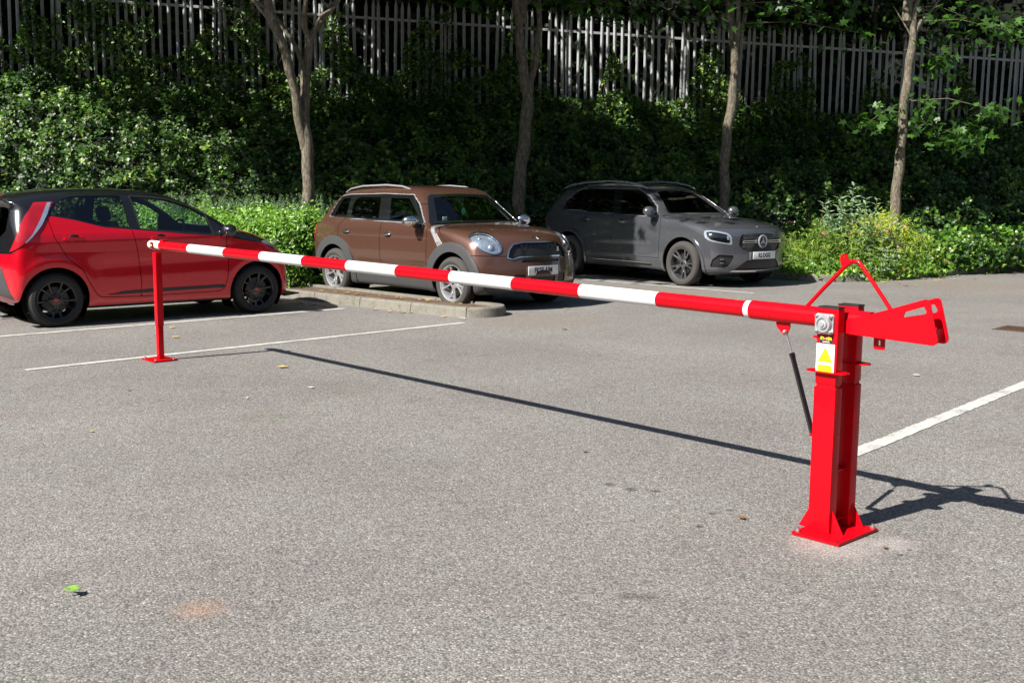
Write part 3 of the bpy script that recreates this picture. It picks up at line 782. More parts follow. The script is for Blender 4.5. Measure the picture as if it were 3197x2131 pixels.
# gas strut
b = MB(); b.prism([(.335, .905), (.262, .905), (.262, .872), (.276, .838), (.292, .836), (.330, .872)], -.004, .004, 'y'); b.build('strut_lug', M['red'], root)
gs = empty('gas_strut', (0, 0, 0), parent=root)
b = MB(); b.cyl((.281, 0, .848), (.245, 0, .752), .0042); b.build('strut_rod', M['zinc'], gs)
b = MB(); b.cyl((.247, 0, .757), (.125, 0, .410), .0118); b.cyl((.248, 0, .760), (.241, 0, .740), .0135); b.build('strut_cylinder', M['black_gloss'], gs)
b = MB(); b.sphere((.284, .008, .852), .010); b.cyl((.284, -.012, .852), (.284, .018, .852), .005); b.cyl((.281, 0, .846), (.277, 0, .832), .0065); b.build('ball_joint', M['zinc'], gs)
b = MB(); b.box((.09, 0, .405), (.06, .012, .04), bev=.003); b.cyl((.125, -.02, .41), (.125, .02, .41), .006); b.build('strut_mount', M['red'], root)
# stickers on the sunny face (text plane: x to the viewer's right = -x of the frame, normal +y)
FY = Matrix(((-1, 0, 0, 0), (0, 0, 1, 0), (0, 1, 0, 0), (0, 0, 0, 1)))
def rrect(w, h, r, n=4):
    return [(sx * (w / 2 - r) + r * math.cos(a), sy * (h / 2 - r) + r * math.sin(a)) for sx, sy, a0 in ((1, 1, 0), (-1, 1, 90), (-1, -1, 180), (1, -1, 270)) for a in [R_(a0 + 90 * k / n) for k in range(n + 1)]]
yf = .1065
F1 = Matrix.Translation((.0155, yf, .8525)) @ FY
b = MB(); b.prism(rrect(.062, .030, .003), 0, .0012, 'z'); s1 = b.build('brand_sticker', M['black_plastic'], root); s1.data.transform(F1)
text_mesh('brand_lettering', 'ST', .0175, M['yellow'], s1, F1 @ Matrix.Translation((-.0185, .0045, .0014)), .0002, .95, .0006)
text_mesh('brand_lettering', 'PEM', .0175, M['yellow'], s1, F1 @ Matrix.Translation((.0135, .0045, .0014)), .0002, .82, .0006)
b = MB(); b.lathe([(.001, .0016), (.0048, .0016), (.0048, .001)], axis='z', n=20); o = b.build('no_entry_disc', M['red'], s1); o.data.transform(F1 @ Matrix.Translation((-.0055, .0045, 0)))
b = MB(); b.box((-.0055, .0045, .0020), (.0072, .0018, .0003)); b.box((0, -.0095, .0015), (.034, .0022, .0003)); b.box((0, -.0045, .0015), (.030, .0005, .0003)); o = b.build('disc_bar', M['sticker_white'], s1); o.data.transform(F1)
F2 = Matrix.Translation((.0165, yf, .772)) @ FY
b = MB(); b.prism(rrect(.086, .125, .0015), 0, .0012, 'z'); s2 = b.build('warning_sticker', M['sticker_white'], root); s2.data.transform(F2)
b = MB(); b.prism([(0, .050), (.034, -.012), (.031, -.016), (-.031, -.016), (-.034, -.012)], .0012, .0016, 'z'); o = b.build('triangle_edge', M['black_plastic'], s2); o.data.transform(F2)
b = MB(); b.prism([(0, .0475), (.0325, -.0125), (.030, -.0148), (-.030, -.0148), (-.0325, -.0125)], .0016, .0020, 'z'); b.prism(rrect(.066, .0275, .002), .0012, .0018, 'z'); o = b.build('yellow_panel', M['yellow'], s2); 
for v in o.data.vertices:
    if abs(v.co.z - .0012) < 1e-5 or abs(v.co.z - .0018) < 1e-5: v.co.y -= .042
o.data.transform(F2)
b = MB(); b.tube([(-.014, -.006, .0022), (.016, .010, .0022)], .0007, 6); b.tube([(-.012, -.009, .0022), (.016, .005, .0022)], .0004, 6); b.sphere((-.012, -.006, .002), .0028, 8, (1, 1, .3)); b.tube([(-.014, -.004, .0022), (-.008, -.010, .0022)], .0006, 6)
o = b.build('pictogram', simple('grey_print', (.20, .18, .02), .5), s2); o.data.transform(F2)
b = MB()
for k in range(4): b.box((-.002 * (k % 2), -.0345 - k * .0048, .0019), (.056 - .012 * (k == 3), .0012, .0004))
o = b.build('sticker_print', simple('grey_print', (.20, .18, .02), .5), s2); o.data.transform(F2)

# ================================================================= rest post at the far end
XL = 6.487
lp = empty('rest_post', (BAR[0] + XL * math.cos(BAR[2]), BAR[1] + XL * math.sin(BAR[2]), 0), BAR[2])
tag(lp, 'slim red steel post on a square plate under the far white end of the boom', 'post')
b = MB(); b.box((0, .02, .009), (.245, .215, .010), bev=.0015); bp = b.build('base_plate', M['red'], lp)
for u in (-1, 1):
    for v in (-1, 1):
        b = MB(); b.cyl((u * .098, .02 + v * .083, .014), (u * .098, .02 + v * .083, .028), .010, n=6); b.build('anchor_bolt', M['zinc'], bp)
b = MB(); b.box((0, .01, .16), (.048, .048, .30), bev=.003); b.build('lower_tube', M['red'], lp)
b = MB(); b.box((0, .01, .615), (.057, .057, .63), bev=.004); b.build('post', M['red'], lp)
zc = bz(XL)
b = MB()
def cradle():
    n = 18; pts = []
    for k in range(n + 1):
        a = R_(180 + 180 * k / n); pts.append((.0425 * math.cos(a), zc + .0425 * math.sin(a)))
    outer = [(.0475 * math.cos(R_(360 - 180 * k / n)), zc + .0475 * math.sin(R_(360 - 180 * k / n))) for k in range(n + 1)]
    poly = [(-.0425, zc + .03)] + pts + [(.0425, zc + .03), (.0475, zc + .03)] + outer + [(-.0475, zc + .03)]
    b.prism(poly, .005, .045, 'x')
cradle(); b.build('cradle', M['red'], lp)
b = MB(); b.box((.025, .0490, zc + .000), (.034, .0015, .040)); s = b.build('sticker', M['black_plastic'], lp)
b = MB()
b.box((.025, .0500, zc), (.026, .0008, .016))
b.build('sticker_print', M['yellow'], s)
# ================================================================= the three parked cars
S2 = math.sqrt(.5)
def arc_gap(xa, za, R): return lambda x, y, z: np.hypot(x - xa, z - za) - R
RX = lambda deg: Matrix.Rotation(R_(deg), 4, 'X')
FACE_FRONT = Matrix(((0, 0, 1, 0), (1, 0, 0, 0), (0, 1, 0, 0), (0, 0, 0, 1)))     # text plane whose normal is +x (car forward)
FACE_BACK = Matrix(((0, 0, -1, 0), (-1, 0, 0, 0), (0, 1, 0, 0), (0, 0, 0, 1)))
FACE_RIGHT = Matrix(((1, 0, 0, 0), (0, 0, -1, 0), (0, 1, 0, 0), (0, 0, 0, 1)))    # normal -y

def handle(parent, x, z, yb, L, mat, style, side):
    b = MB(); s = side
    if style == 'bar':
        b.box((x, s * (yb + .028), z), (L, .018, .030), bev=.008)
        for q in (-1, 1): b.box((x + q * L * .42, s * (yb + .01), z), (.03, .04, .024), bev=.006)
    else:
        b.sphere((x, s * (yb + .022), z), L / 2, 16, (1, .16, .20)); b.box((x, s * (yb + .006), z), (L * .5, .03, .03), bev=.006)
    h = b.build('handle', mat, parent)
    b = MB(); b.sphere((x + .01, s * (yb + .001), z), .055, 20, (1.1, .12, .85)); b.build('handle_recess', M['black_plastic'], parent)

# ---------------------------------------------------------------- red hatchback
c = Car('parked_car', HATCH, (-5.343, 12.205, .70819), (-.65, -.99, .10), (3.12, .99, 1.6), .021,
        'glossy red hatchback with black roof and black wheels behind the red rest post')
for xa in (0, 2.34): c.region('x', arc_gap(xa, .285, .345 if xa else .352), None, sel=lambda q: np.abs(q[:, 1]) > .48, side=1, see=True)
rw = side_poly([(.02,1.19),(.09,1.285),(.16,1.345),(.26,1.375),(.42,1.388),(.82,1.388),(.835,1.05),(.56,1.065),(.40,1.10),(.25,1.145)])
fw = side_poly([(.925,1.38),(1.13,1.368),(1.35,1.345),(1.57,1.275),(1.755,1.17),(1.79,.955),(.95,1.032)])
c.region('rear_window', rw, M['glass_mid'], side=1, off=-.003, see=True)
c.region('front_window', fw, M['glass'], side=1, off=-.003, see=True)
c.region('window_seal', lambda x, y, z: fw(x, y, z) - .016, M['black_plastic'], side=1, off=.002)
c.region('windscreen', front_poly([(-.2,1.41),(.3,1.40),(.47,1.365),(.655,1.06),(.3,1.03),(-.2,1.02)]), M['glass'], sel=lambda q: q[:, 0] > 1.1, off=-.003, see=True)
c.region('rear_windscreen', front_poly([(-.2,1.30),(.40,1.30),(.50,1.22),(.52,1.02),(.42,.95),(-.2,.93)]), M['glass_dark'], sel=lambda q: q[:, 0] < .1, off=-.003)
lamp = side_poly([(-.13,1.31),(.07,1.32),(-.02,1.18),(-.12,1.06),(-.22,.96),(-.32,.87),(-.41,.80),(-.37,.92),(-.32,1.05),(-.25,1.17)])
stripe = side_poly([(.045,1.31),(.005,1.31),(-.09,1.155),(-.21,.985),(-.30,.895),(-.28,.895),(-.20,.97),(-.10,1.075),(-.02,1.19)])
c.region('tail_light', lambda x, y, z: np.maximum(lamp(x, y, z), -stripe(x, y, z)), M['lamp_red'], side=1, off=.010, sel=lambda q: q[:, 0] < .3)
c.region('tail_light_stripe', stripe, M['lamp_blue'], side=1, off=.012, sel=lambda q: q[:, 0] < .3)
c.region('third_brake_light', front_poly([(-.2,1.385),(.27,1.385),(.25,1.35),(-.2,1.35)]), M['lamp_red'], sel=lambda q: q[:, 0] < -.2, off=.004)
hl = side_poly([(2.40,.86),(2.52,.87),(2.66,.835),(2.78,.77),(2.86,.70),(2.80,.68),(2.71,.725),(2.55,.80),(2.44,.835)])
c.region('headlight', hl, M['lamp_white'], side=1, off=.004, sel=lambda q: (q[:, 0] > 2.2) & (np.abs(q[:, 1]) > .35))
up = side_poly([(-.7,.76),(-.41,.78),(-.36,.83),(-.21,.96),(-.0,1.175),(.24,1.13),(.39,1.09),(.54,1.05),(.85,1.02),(1.79,.94),(1.95,.92),(2.13,.89),(2.46,.83),(2.74,.70),(2.78,.72),(2.60,.835),(2.45,.905),(2.27,.985),(2.27,1.7),(-.7,1.7)])
c.region('roof', up, M['roof_black'], off=0)
c.region('rear_diffuser', front_poly([(-.2,.64),(.44,.64),(.52,.64),(.60,.44),(.64,.30),(.3,.34),(-.2,.34)]), M['dark_plastic'], sel=lambda q: q[:, 0] < -.25, off=.003)
strip = side_poly([(.52,.315),(1.92,.335),(1.92,.368),(1.0,.358),(.70,.345)])
c.region('side_moulding', strip, M['black_plastic'], side=1, off=.008)
rd = side_poly([(-.03,1.3),(-.03,1.17),(.01,.94),(.13,.73),(.28,.60),(.36,.44),(.43,.33),(.48,.295),(.93,.28),(.925,.45),(.90,.74),(.845,1.02),(.845,1.3)])
fd = side_poly([(.845,1.3),(.845,1.02),(.90,.74),(.925,.45),(.93,.28),(1.86,.29),(1.92,.33),(1.955,.45),(1.97,.65),(1.95,.92),(1.95,1.3)])
rdo = c.region('rear_door', rd, M['aygo_paint'], side=1, gap=.008)
fdo = c.region('front_door', fd, M['aygo_paint'], side=1, gap=.008)
c.region('bonnet', lambda x, y, z: np.maximum(np.maximum(2.275 - x, x - 2.74 + y * y * .35), np.maximum(y - .70, .70 - z)), M['aygo_paint'], gap=.008)
c.region('underbody', lambda x, y, z: z - .205, M['black_plastic'])
c.emit(c.p, 'body', M['aygo_paint'])
c.lining(M['lining'])
for i, sd in enumerate((-1, 1)):
    handle(rdo[i], .20, .935, .792, .21, M['aygo_paint'], 'bar', sd); handle(fdo[i], 1.15, .925, .795, .21, M['aygo_paint'], 'bar', sd)
    for xa in (0, 2.34): arch_liner(c, xa, .285, .347, M['black_plastic'], .48, sd)
    b = MB(); b.sphere((1.96, sd * .86, .99), .11, 20, (.75, .95, .72)); b.box((1.98, sd * .77, .96), (.07, .12, .04), bev=.01)
    mo = b.build('wing_mirror', M['roof_black'], c.root)
    b = MB(); b.sphere((1.888, sd * .865, .99), .09, 20, (.10, .85, .72)); b.build('mirror_glass', M['chrome'], mo)
put_wheels(c, (0, 2.34), .715, .288, lambda sd: make_wheel(.288, .165, .205, 'ten', (M['rubber'], M['alloy_black'], M['lamp_red']), sd))
cabin(c, 1.72, .93, 1.30, [(1.05, -.34), (1.05, .34)], 1.4)
b = MB(); b.box((-.50, -.0, .56), (.012, .54, .13), bev=.003); b.build('number_plate', M['plate_yellow'], c.root)
b = MB(); b.tube([(-.40, .0, .93), (-.46, -.1, .93), (-.455, -.30, .96)], [.018, .012, .006]); b.build('rear_wiper', M['chrome'], c.root)
b = MB(); b.tube([(.9, 0, 1.45), (.72, 0, 1.62)], [.005, .002]); b.build('aerial', M['black_plastic'], c.root)
b = MB(); b.cyl((-.47, .38, .24), (-.30, .38, .24), .03); b.build('exhaust_pipe', M['disc'], c.root)
b = MB(); b.prism([(2.80, .17), (3.0, .19), (3.0, .205), (2.80, .20)], -.62, .62); b.build('front_lip', M['black_plastic'], c.root)
b = MB(); b.box((1.1, 0, .19), (1.2, .5, .07), bev=.02); b.cyl((.2, .3, .17), (.2, -.1, .17), .09); b.build('silencer', M['disc'], c.root)

# ---------------------------------------------------------------- copper small suv
c = Car('parked_car', MINI, (-1.9067, 16.2439, -.81735), (-.90, -.99, .10), (3.50, .99, 1.68), .022,
        'copper brown compact suv with silver mirrors and round headlights, parked beyond the concrete kerb island')
for xa in (0, 2.595): c.region('x', arc_gap(xa, .325, .395), None, sel=lambda q: np.abs(q[:, 1]) > .50, side=1, see=True)
q_ = side_poly([(-.045,1.125),(.03,1.36),(.20,1.37),(.245,1.125)]); r2 = side_poly([(.36,1.11),(.31,1.28),(.345,1.35),(.42,1.375),(.90,1.38),(1.01,1.09)]); f2 = side_poly([(1.27,1.09),(1.13,1.375),(1.52,1.37),(1.80,1.18),(1.88,1.08)])
c.region('quarter_window', q_, M['glass_dark'], side=1, off=-.004, see=True)
c.region('rear_window', r2, M['glass_dark'], side=1, off=-.004, see=True)
c.region('front_window', f2, M['glass_mid'], side=1, off=-.004, see=True)
c.region('windscreen', front_poly([(-.2,1.412),(.25,1.405),(.475,1.378),(.645,1.085),(.3,1.092),(-.2,1.092)]), M['glass'], sel=lambda q: q[:, 0] > 1.2, off=-.004, see=True)
c.region('rear_windscreen', front_poly([(-.2,1.40),(.45,1.38),(.60,1.14),(-.2,1.12)]), M['glass_dark'], sel=lambda q: q[:, 0] < .1, off=-.003)
gh = side_poly([(-.16,1.105),(-.05,1.39),(.15,1.41),(.93,1.425),(1.56,1.415),(1.72,1.31),(2.0,1.055),(1.0,1.072)])
ghf = front_poly([(-.2,1.445),(.50,1.425),(.56,1.38),(.78,1.05),(.3,1.068),(-.2,1.07)])
c.region('window_surround', lambda x, y, z: np.maximum(gh(x, y, z) - .012, -gh(x, y, z)), M['alloy'], side=1, off=.004, sel=lambda q: np.abs(q[:, 1]) > .45)
c.region('pillar_trim', lambda x, y, z: gh(x, y, z), M['black_gloss'], side=1, off=.0, sel=lambda q: np.abs(q[:, 1]) > .45)
c.region('windscreen_frame', ghf, M['black_gloss'], sel=lambda q: q[:, 0] > 1.3)
c.region('cowl_strip', front_poly([(-.2,1.07),(.3,1.068),(.79,1.045),(.80,1.03),(.3,1.052),(-.2,1.055)]), M['chrome'], sel=lambda q: q[:, 0] > 1.8, off=.008)
def hlg(pts):
    P = crom(pts, 6)
    return lambda x, y, z: poly_sdf(P, (x - y) * S2, z)
hm = hlg([(1.44,.915),(1.52,.955),(1.66,.95),(1.79,.88),(1.855,.80),(1.85,.735),(1.78,.705),(1.69,.72),(1.60,.76),(1.50,.84)])
fr = lambda q: (q[:, 0] > 2.6) & (np.abs(q[:, 1]) > .4)
hs = c.region('headlight', lambda x, y, z: hm(x, y, z) + .012, M['glass_clear'], side=1, off=.012, sel=fr)
c.region('headlight_bezel', hm, M['chrome'], side=1, off=.012, sel=fr)
for k, ho in zip(c.kept[-4:-2], hs): c.emit(k, 'reflector', M['reflector'], ho, -.014, 0)
for i, sd in enumerate((-1, 1)):
    b = MB(); b.sphere((3.085, sd * .655, .775), .05, 20); b.build('bulb_housing', M['reflector'], hs[i])
    b = MB(); b.sphere((2.95, sd * .715, .88), .036, 16, (1, 1, .8)); b.build('bulb_housing', M['reflector'], hs[i])
gm = front_poly([(-.2,.838),(.27,.836),(.40,.815),(.465,.755),(.50,.665),(.44,.648),(.35,.675),(-.2,.68)])
fx3 = lambda q: q[:, 0] > 2.9
c.region('grille', gm, M['black_plastic'], sel=fx3, off=-.02)
c.region('grille_surround', lambda x, y, z: gm(x, y, z) - .013, M['chrome'], sel=fx3, off=.008)
c.region('lower_slot', front_poly([(-.2,.633),(.31,.633),(.335,.615),(.31,.600),(-.2,.600)]), M['black_plastic'], sel=fx3, off=-.012)
c.region('brake_duct', front_poly([(.29,.455),(.45,.455),(.44,.34),(.27,.35)]), M['black_plastic'], sel=fx3, side=1, off=-.012)
c.region('lower_intake', front_poly([(-.2,.42),(.22,.42),(.20,.27),(-.2,.27)]), M['black_plastic'], sel=fx3, off=-.012)
for xa in (0, 2.595):
    c.region('wheel_arch_trim', arc_gap(xa, .325, .515), M['dark_plastic'], side=1, off=.016, sel=lambda q: np.abs(q[:, 1]) > .5, thick=.02)
c.region('tail_light', lambda x, y, z: ell(-.56, .90, .07, .12, x, z), M['lamp_red'], side=1, off=.006, sel=lambda q: (q[:, 0] < -.3) & (np.abs(q[:, 1]) > .3))
c.region('sill', lambda x, y, z: np.maximum(z - .40, np.abs(x - 1.3) - .95), M['dark_plastic'], side=1, off=.006)
c.region('front_skirt', lambda x, y, z: np.maximum(z - .335, 2.9 - x), M['dark_plastic'], off=.003)
c.region('rear_bumper', lambda x, y, z: np.maximum(z - .50, x + .35), M['dark_plastic'], off=.006)
scut = side_poly([(2.14,1.03),(2.20,1.03),(2.36,.86),(2.43,.80),(2.34,.76),(2.26,.86)])
c.region('side_scuttle', scut, M['alloy'], side=1, off=.008, sel=lambda q: np.abs(q[:, 1]) > .6)
rd = side_poly([(.26,1.3),(.25,1.09),(.14,1.01),(.095,.93),(.10,.82),(.22,.73),(.40,.61),(.47,.50),(.52,.42),(1.12,.41),(1.095,.55),(1.08,.80),(1.10,1.0),(1.12,1.3)])
fd = side_poly([(1.12,1.3),(1.10,1.0),(1.08,.80),(1.095,.55),(1.12,.41),(2.10,.41),(2.09,.60),(2.09,.89),(2.10,1.04),(2.0,1.3)])
rdo = c.region('rear_door', rd, M['mini_paint'], side=1, gap=.008)
fdo = c.region('front_door', fd, M['mini_paint'], side=1, gap=.008)
bn = side_poly([(2.18,1.3),(2.18,1.035),(2.32,.995),(2.44,.86),(2.95,.69),(3.6,.668),(3.6,1.3)])
c.region('bonnet', bn, M['mini_paint'], gap=.008, sel=lambda q: q[:, 0] > 2.0)
c.region('underbody', lambda x, y, z: z - .225, M['black_plastic'])
c.emit(c.p, 'body', M['mini_paint']); c.lining(M['lining'])
for i, sd in enumerate((-1, 1)):
    handle(rdo[i], .30, .905, .862, .17, M['chrome'], 'oval', sd); handle(fdo[i], 1.26, .895, .862, .17, M['chrome'], 'oval', sd)
    for xa in (0, 2.595): arch_liner(c, xa, .325, .397, M['black_plastic'], .50, sd)
    b = MB(); b.sphere((1.93, sd * 1.0, 1.09), .115, 24, (.80, 1.05, .70)); mo = b.build('wing_mirror', M['chrome'], c.root)
    b = MB(); b.box((1.97, sd * .91, 1.02), (.05, .12, .05), bev=.015); b.box((1.98, sd * .865, 1.00), (.11, .03, .10), bev=.012); b.build('mirror_stalk', M['black_plastic'], mo)
    b = MB(); b.tube([(-.12, sd * .56, 1.445), (.02, sd * .57, 1.495), (.3, sd * .57, 1.532), (.85, sd * .565, 1.548), (1.2, sd * .56, 1.53), (1.38, sd * .555, 1.49)], [.010, .013, .014, .014, .013, .010], 10)
    b.build('roof_rail', M['alloy'], c.root)
    b = MB(); b.prism([(2.235, .955), (2.27, .965), (2.35, .835), (2.30, .82)], sd * .83, sd * .885); b.build('side_repeater', M['lamp_white'], c.root)
put_wheels(c, (0, 2.595), .775, .328, lambda sd: make_wheel(.328, .20, .232, 'twin5', (M['rubber_dusty'], M['alloy'], M['chrome']), sd))
cabin(c, 1.88, 1.02, 1.38, [(1.15, -.36), (1.15, .36)], 1.5)
c.plate('FK03 AJM', True, (3.352, 0, .497), .52, .113, M['plate_white'], FACE_FRONT, size=.099, tsx=.78)
b = MB()
for k in range(5):
    z = .70 + k * .028
    b.box((3.262 + .004 * (k < 2) * 3 - .004 * k, 0, z), (.008, .62, .006))
for k in range(9): b.box((3.262, -.30 + k * .075, .757), (.006, .005, .13))
b.build('grille_bars', M['black_gloss'], c.root)
text_mesh('performance_badge', 'S', .075, M['chrome'], c.root, Matrix.Translation((3.262, .34, .75)) @ FACE_FRONT, .003, 1, .002)
# winged bonnet badge: ring with four feather bars on each side
Mb = Matrix.Translation((3.205, 0, .895)) @ Matrix.Rotation(R_(-52), 4, 'Y') @ FACE_FRONT
b = MB(); b.lathe([(.020, .002), (.027, .006), (.020, .010), (.020, .002)], axis='z', n=24)
for s in (-1, 1):
    for k in range(4): b.prism([(s * .026, .014 - k * .009), (s * (.092 - k * .014), .016 - k * .011), (s * (.085 - k * .014), .009 - k * .010), (s * .026, .007 - k * .009)], .001, .007, 'z')
o = b.build('bonnet_badge', M['chrome'], c.root); o.data.transform(Mb)
b = MB(); b.box((2.22, -.1, 1.085), (.02, .62, .012), rz=.1); b.box((2.225, .38, 1.08), (.02, .45, .012), rz=-.15); b.build('windscreen_wiper', M['black_plastic'], c.root)
b = MB(); b.box((1.70, 0, 1.36), (.03, .20, .06), bev=.015); b.build('rear_view_mirror', M['black_plastic'], c.root)
b = MB(); b.sphere((1.74, .06, 1.20), .035, 12, (.35, 1, 1.5)); b.tube([(1.72, .05, 1.33), (1.74, .06, 1.24)], .002, 5); b.build('air_freshener', simple('turquoise_card', (.10, .55, .45), .6), c.root)
tax = MB(); tax.box((2.02, -.50, 1.115), (.004, .07, .05)); tax.build('dash_paper', M['sticker_white'], c.root)

# ---------------------------------------------------------------- grey seven seat suv
c = Car('parked_car', GLB, (1.7238, 20.392, -.92791), (-1.1, -1.03, .10), (3.90, 1.03, 1.78), .024,
        'large dark grey suv with tinted windows, parked with its rear half in tree shade')
for xa in (0, 2.83): c.region('x', arc_gap(xa, .355, .425), None, sel=lambda q: np.abs(q[:, 1]) > .52, side=1, see=True)
q_ = side_poly([(-.255,1.185),(-.22,1.30),(-.13,1.40),(-.03,1.475),(.135,1.515),(.205,1.185)]); q2 = side_poly([(.235,1.18),(.165,1.515),(.345,1.52),(.455,1.155)])
r2 = side_poly([(.50,1.15),(.39,1.52),(.92,1.52),(1.10,1.14)]); f2 = side_poly([(1.31,1.135),(1.14,1.515),(1.46,1.505),(1.78,1.39),(2.03,1.235),(2.17,1.10)])
for nm, g in (('quarter_window', q_), ('door_quarter_window', q2), ('rear_window', r2)): c.region(nm, g, M['glass_dark'], side=1, off=-.004, see=True)
c.region('front_window', f2, M['glass_dark'], side=1, off=-.004, see=True)
c.region('windscreen', front_poly([(-.2,1.515),(.25,1.51),(.43,1.485),(.645,1.145),(.3,1.15),(-.2,1.15)]), M['glass_mid'], sel=lambda q: q[:, 0] > 1.4, off=-.004, see=True)
c.region('rear_windscreen', front_poly([(-.2,1.48),(.5,1.45),(.62,1.15),(-.2,1.12)]), M['glass_dark'], sel=lambda q: q[:, 0] < -.1)
gh = side_poly([(-.30,1.165),(-.25,1.32),(-.15,1.43),(-.04,1.51),(.14,1.545),(1.47,1.535),(1.80,1.41),(2.06,1.25),(2.24,1.085),(1.15,1.12),(.46,1.14),(.25,1.165)])
c.region('window_surround', lambda x, y, z: np.maximum(gh(x, y, z) - .010, -gh(x, y, z)), M['alloy'], side=1, off=.004, sel=lambda q: np.abs(q[:, 1]) > .5)
c.region('pillar_trim', gh, M['black_gloss'], side=1, sel=lambda q: np.abs(q[:, 1]) > .5)
hg = hlg([(1.69,.86),(1.705,.895),(1.78,.905),(1.92,.89),(2.05,.865),(2.11,.82),(2.13,.75),(2.13,.685),(2.05,.69),(1.90,.715),(1.77,.745),(1.71,.80)])
hl2 = lambda x, y, z: poly_sdf(np.array([(1.735,.865),(1.80,.875),(1.92,.86),(2.03,.838),(2.085,.80),(2.10,.74),(2.10,.715),(2.04,.718),(1.90,.742),(1.80,.768),(1.75,.81)]), (x - y) * S2, z)
fr = lambda q: (q[:, 0] > 2.9) & (np.abs(q[:, 1]) > .4)
hs = c.region('headlight', hg, M['glass_clear'], side=1, off=.006, sel=fr)
k2 = c.kept[-2:]
for k, ho, sd in zip(k2, hs, (-1, 1)):
    inn, ring = k.split(lambda V: hl2(V[:, 0], np.abs(V[:, 1]), V[:, 2]) - .009); c.emit(ring, 'daytime_running_light', M['lamp_white'], ho, -.004, .01)
    c.emit(inn, 'reflector', M['black_gloss'], ho, -.016, 0)
    b = MB()
    for (xx, yy) in ((3.425, .77), (3.49, .70), (3.55, .625)): b.box((xx, sd * yy, .785), (.045, .05, .062), rz=-sd * .8, bev=.012)
    b.build('lamp_module', M['reflector'], ho)
fx3 = lambda q: q[:, 0] > 3.2
gg = front_poly([(-.2,.850),(.23,.848),(.42,.838),(.455,.80),(.475,.72),(.475,.665),(.42,.605),(.32,.580),(-.2,.580)])
c.region('grille', gg, M['black_plastic'], sel=fx3, off=-.02)
vt = lambda x, y, z: poly_sdf(np.array([(1.80,.335),(1.83,.45),(1.93,.53),(2.15,.518),(2.165,.485),(2.10,.36),(2.0,.325)]), (x - y) * S2, z)
c.region('front_vent', vt, M['black_plastic'], side=1, sel=fr, off=-.02)
c.region('lower_intake', front_poly([(-.2,.44),(.33,.44),(.40,.40),(.53,.29),(-.2,.282)]), M['black_plastic'], sel=fx3, off=-.015)
c.region('chrome_splitter', front_poly([(-.2,.279),(.56,.285),(.60,.262),(-.2,.255)]), M['chrome'], sel=fx3, off=.012)
for xa in (0, 2.83):
    c.region('wheel_arch_trim', arc_gap(xa, .355, .475), M['glb_paint'], side=1, off=.014, sel=lambda q: np.abs(q[:, 1]) > .5, thick=.02)
c.region('tail_light', lambda x, y, z: np.maximum(np.abs(z - 1.0) - .08, x + .70), M['lamp_red'], side=1, off=.005, sel=lambda q: np.abs(q[:, 1]) > .4)
c.region('sill', lambda x, y, z: np.maximum(z - .40, np.abs(x - 1.4) - .98), M['dark_plastic'], side=1, off=.004)
c.region('front_skirt', lambda x, y, z: np.maximum(z - .252, 3.2 - x), M['dark_plastic'], off=.003)
rd = side_poly([(.20,1.35),(.19,1.15),(.12,1.04),(.09,.90),(.10,.84),(.25,.80),(.42,.68),(.50,.50),(.54,.42),(1.15,.42),(1.14,1.14),(1.14,1.35)])
fd = side_poly([(1.14,1.35),(1.14,1.14),(1.15,.42),(2.30,.42),(2.31,.60),(2.32,1.02),(2.28,1.08),(2.25,1.35)])
rdo = c.region('rear_door', rd, M['glb_paint'], side=1, gap=.008)
fdo = c.region('front_door', fd, M['glb_paint'], side=1, gap=.008)
c.region('bonnet', lambda x, y, z: np.maximum(np.maximum(2.40 - x - .35 * np.maximum(y - .45, 0), y - .80), np.maximum(x - 3.635 + .42 * y ** 2, .80 - z)), M['glb_paint'], gap=.008)
c.region('underbody', lambda x, y, z: z - .24, M['black_plastic'])
c.emit(c.p, 'body', M['glb_paint']); c.lining(M['lining'])
for i, sd in enumerate((-1, 1)):
    handle(rdo[i], .44, 1.0, .895, .22, M['chrome'], 'bar', sd); handle(fdo[i], 1.38, .985, .895, .22, M['chrome'], 'bar', sd)
    for xa in (0, 2.83): arch_liner(c, xa, .355, .427, M['black_plastic'], .52, sd)
    b = MB(); b.sphere((2.17, sd * 1.01, 1.17), .12, 24, (.75, .95, .72)); b.box((2.19, sd * .91, 1.10), (.08, .12, .04), bev=.012); mo = b.build('wing_mirror', M['glb_paint'], c.root)
    b = MB(); b.lathe([(.085, -.01), (.098, 0), (.085, .01)], n=28, axis='x'); o = b.build('mirror_trim', M['chrome'], mo); o.data.transform(Matrix.Translation((2.20, sd * 1.02, 1.13)) @ Matrix.Diagonal((1, 1, .55, 1)))
    b = MB(); b.tube([(-.48, sd * .60, 1.545), (-.3, sd * .61, 1.60), (.1, sd * .61, 1.645), (.7, sd * .60, 1.672), (1.2, sd * .59, 1.65), (1.5, sd * .58, 1.605), (1.66, sd * .57, 1.55)], [.014, .017, .018, .018, .018, .016, .012], 10)
    b.build('roof_rail', M['alloy'], c.root)
    b = MB(); b.box((1.40, sd * .917, .335), (1.45, .012, .018), bev=.004); b.build('sill_strip', M['chrome'], c.root)
put_wheels(c, (0, 2.83), .805, .356, lambda sd: make_wheel(.356, .225, .250, 'star5', (M['rubber_dusty'], M['alloy_dark'], M['black_gloss']), sd))
cabin(c, 2.0, 1.05, 1.42, [(1.25, -.38), (1.25, .38)], 1.6)
c.plate('R2 DGG', True, (3.752, 0, .512), .52, .113, M['plate_white'], FACE_FRONT, size=.099, tsx=.78)
b = MB(); b.box((3.72, 0, .50), (.05, .60, .12), bev=.01); b.build('plate_holder', M['dark_plastic'], c.root)
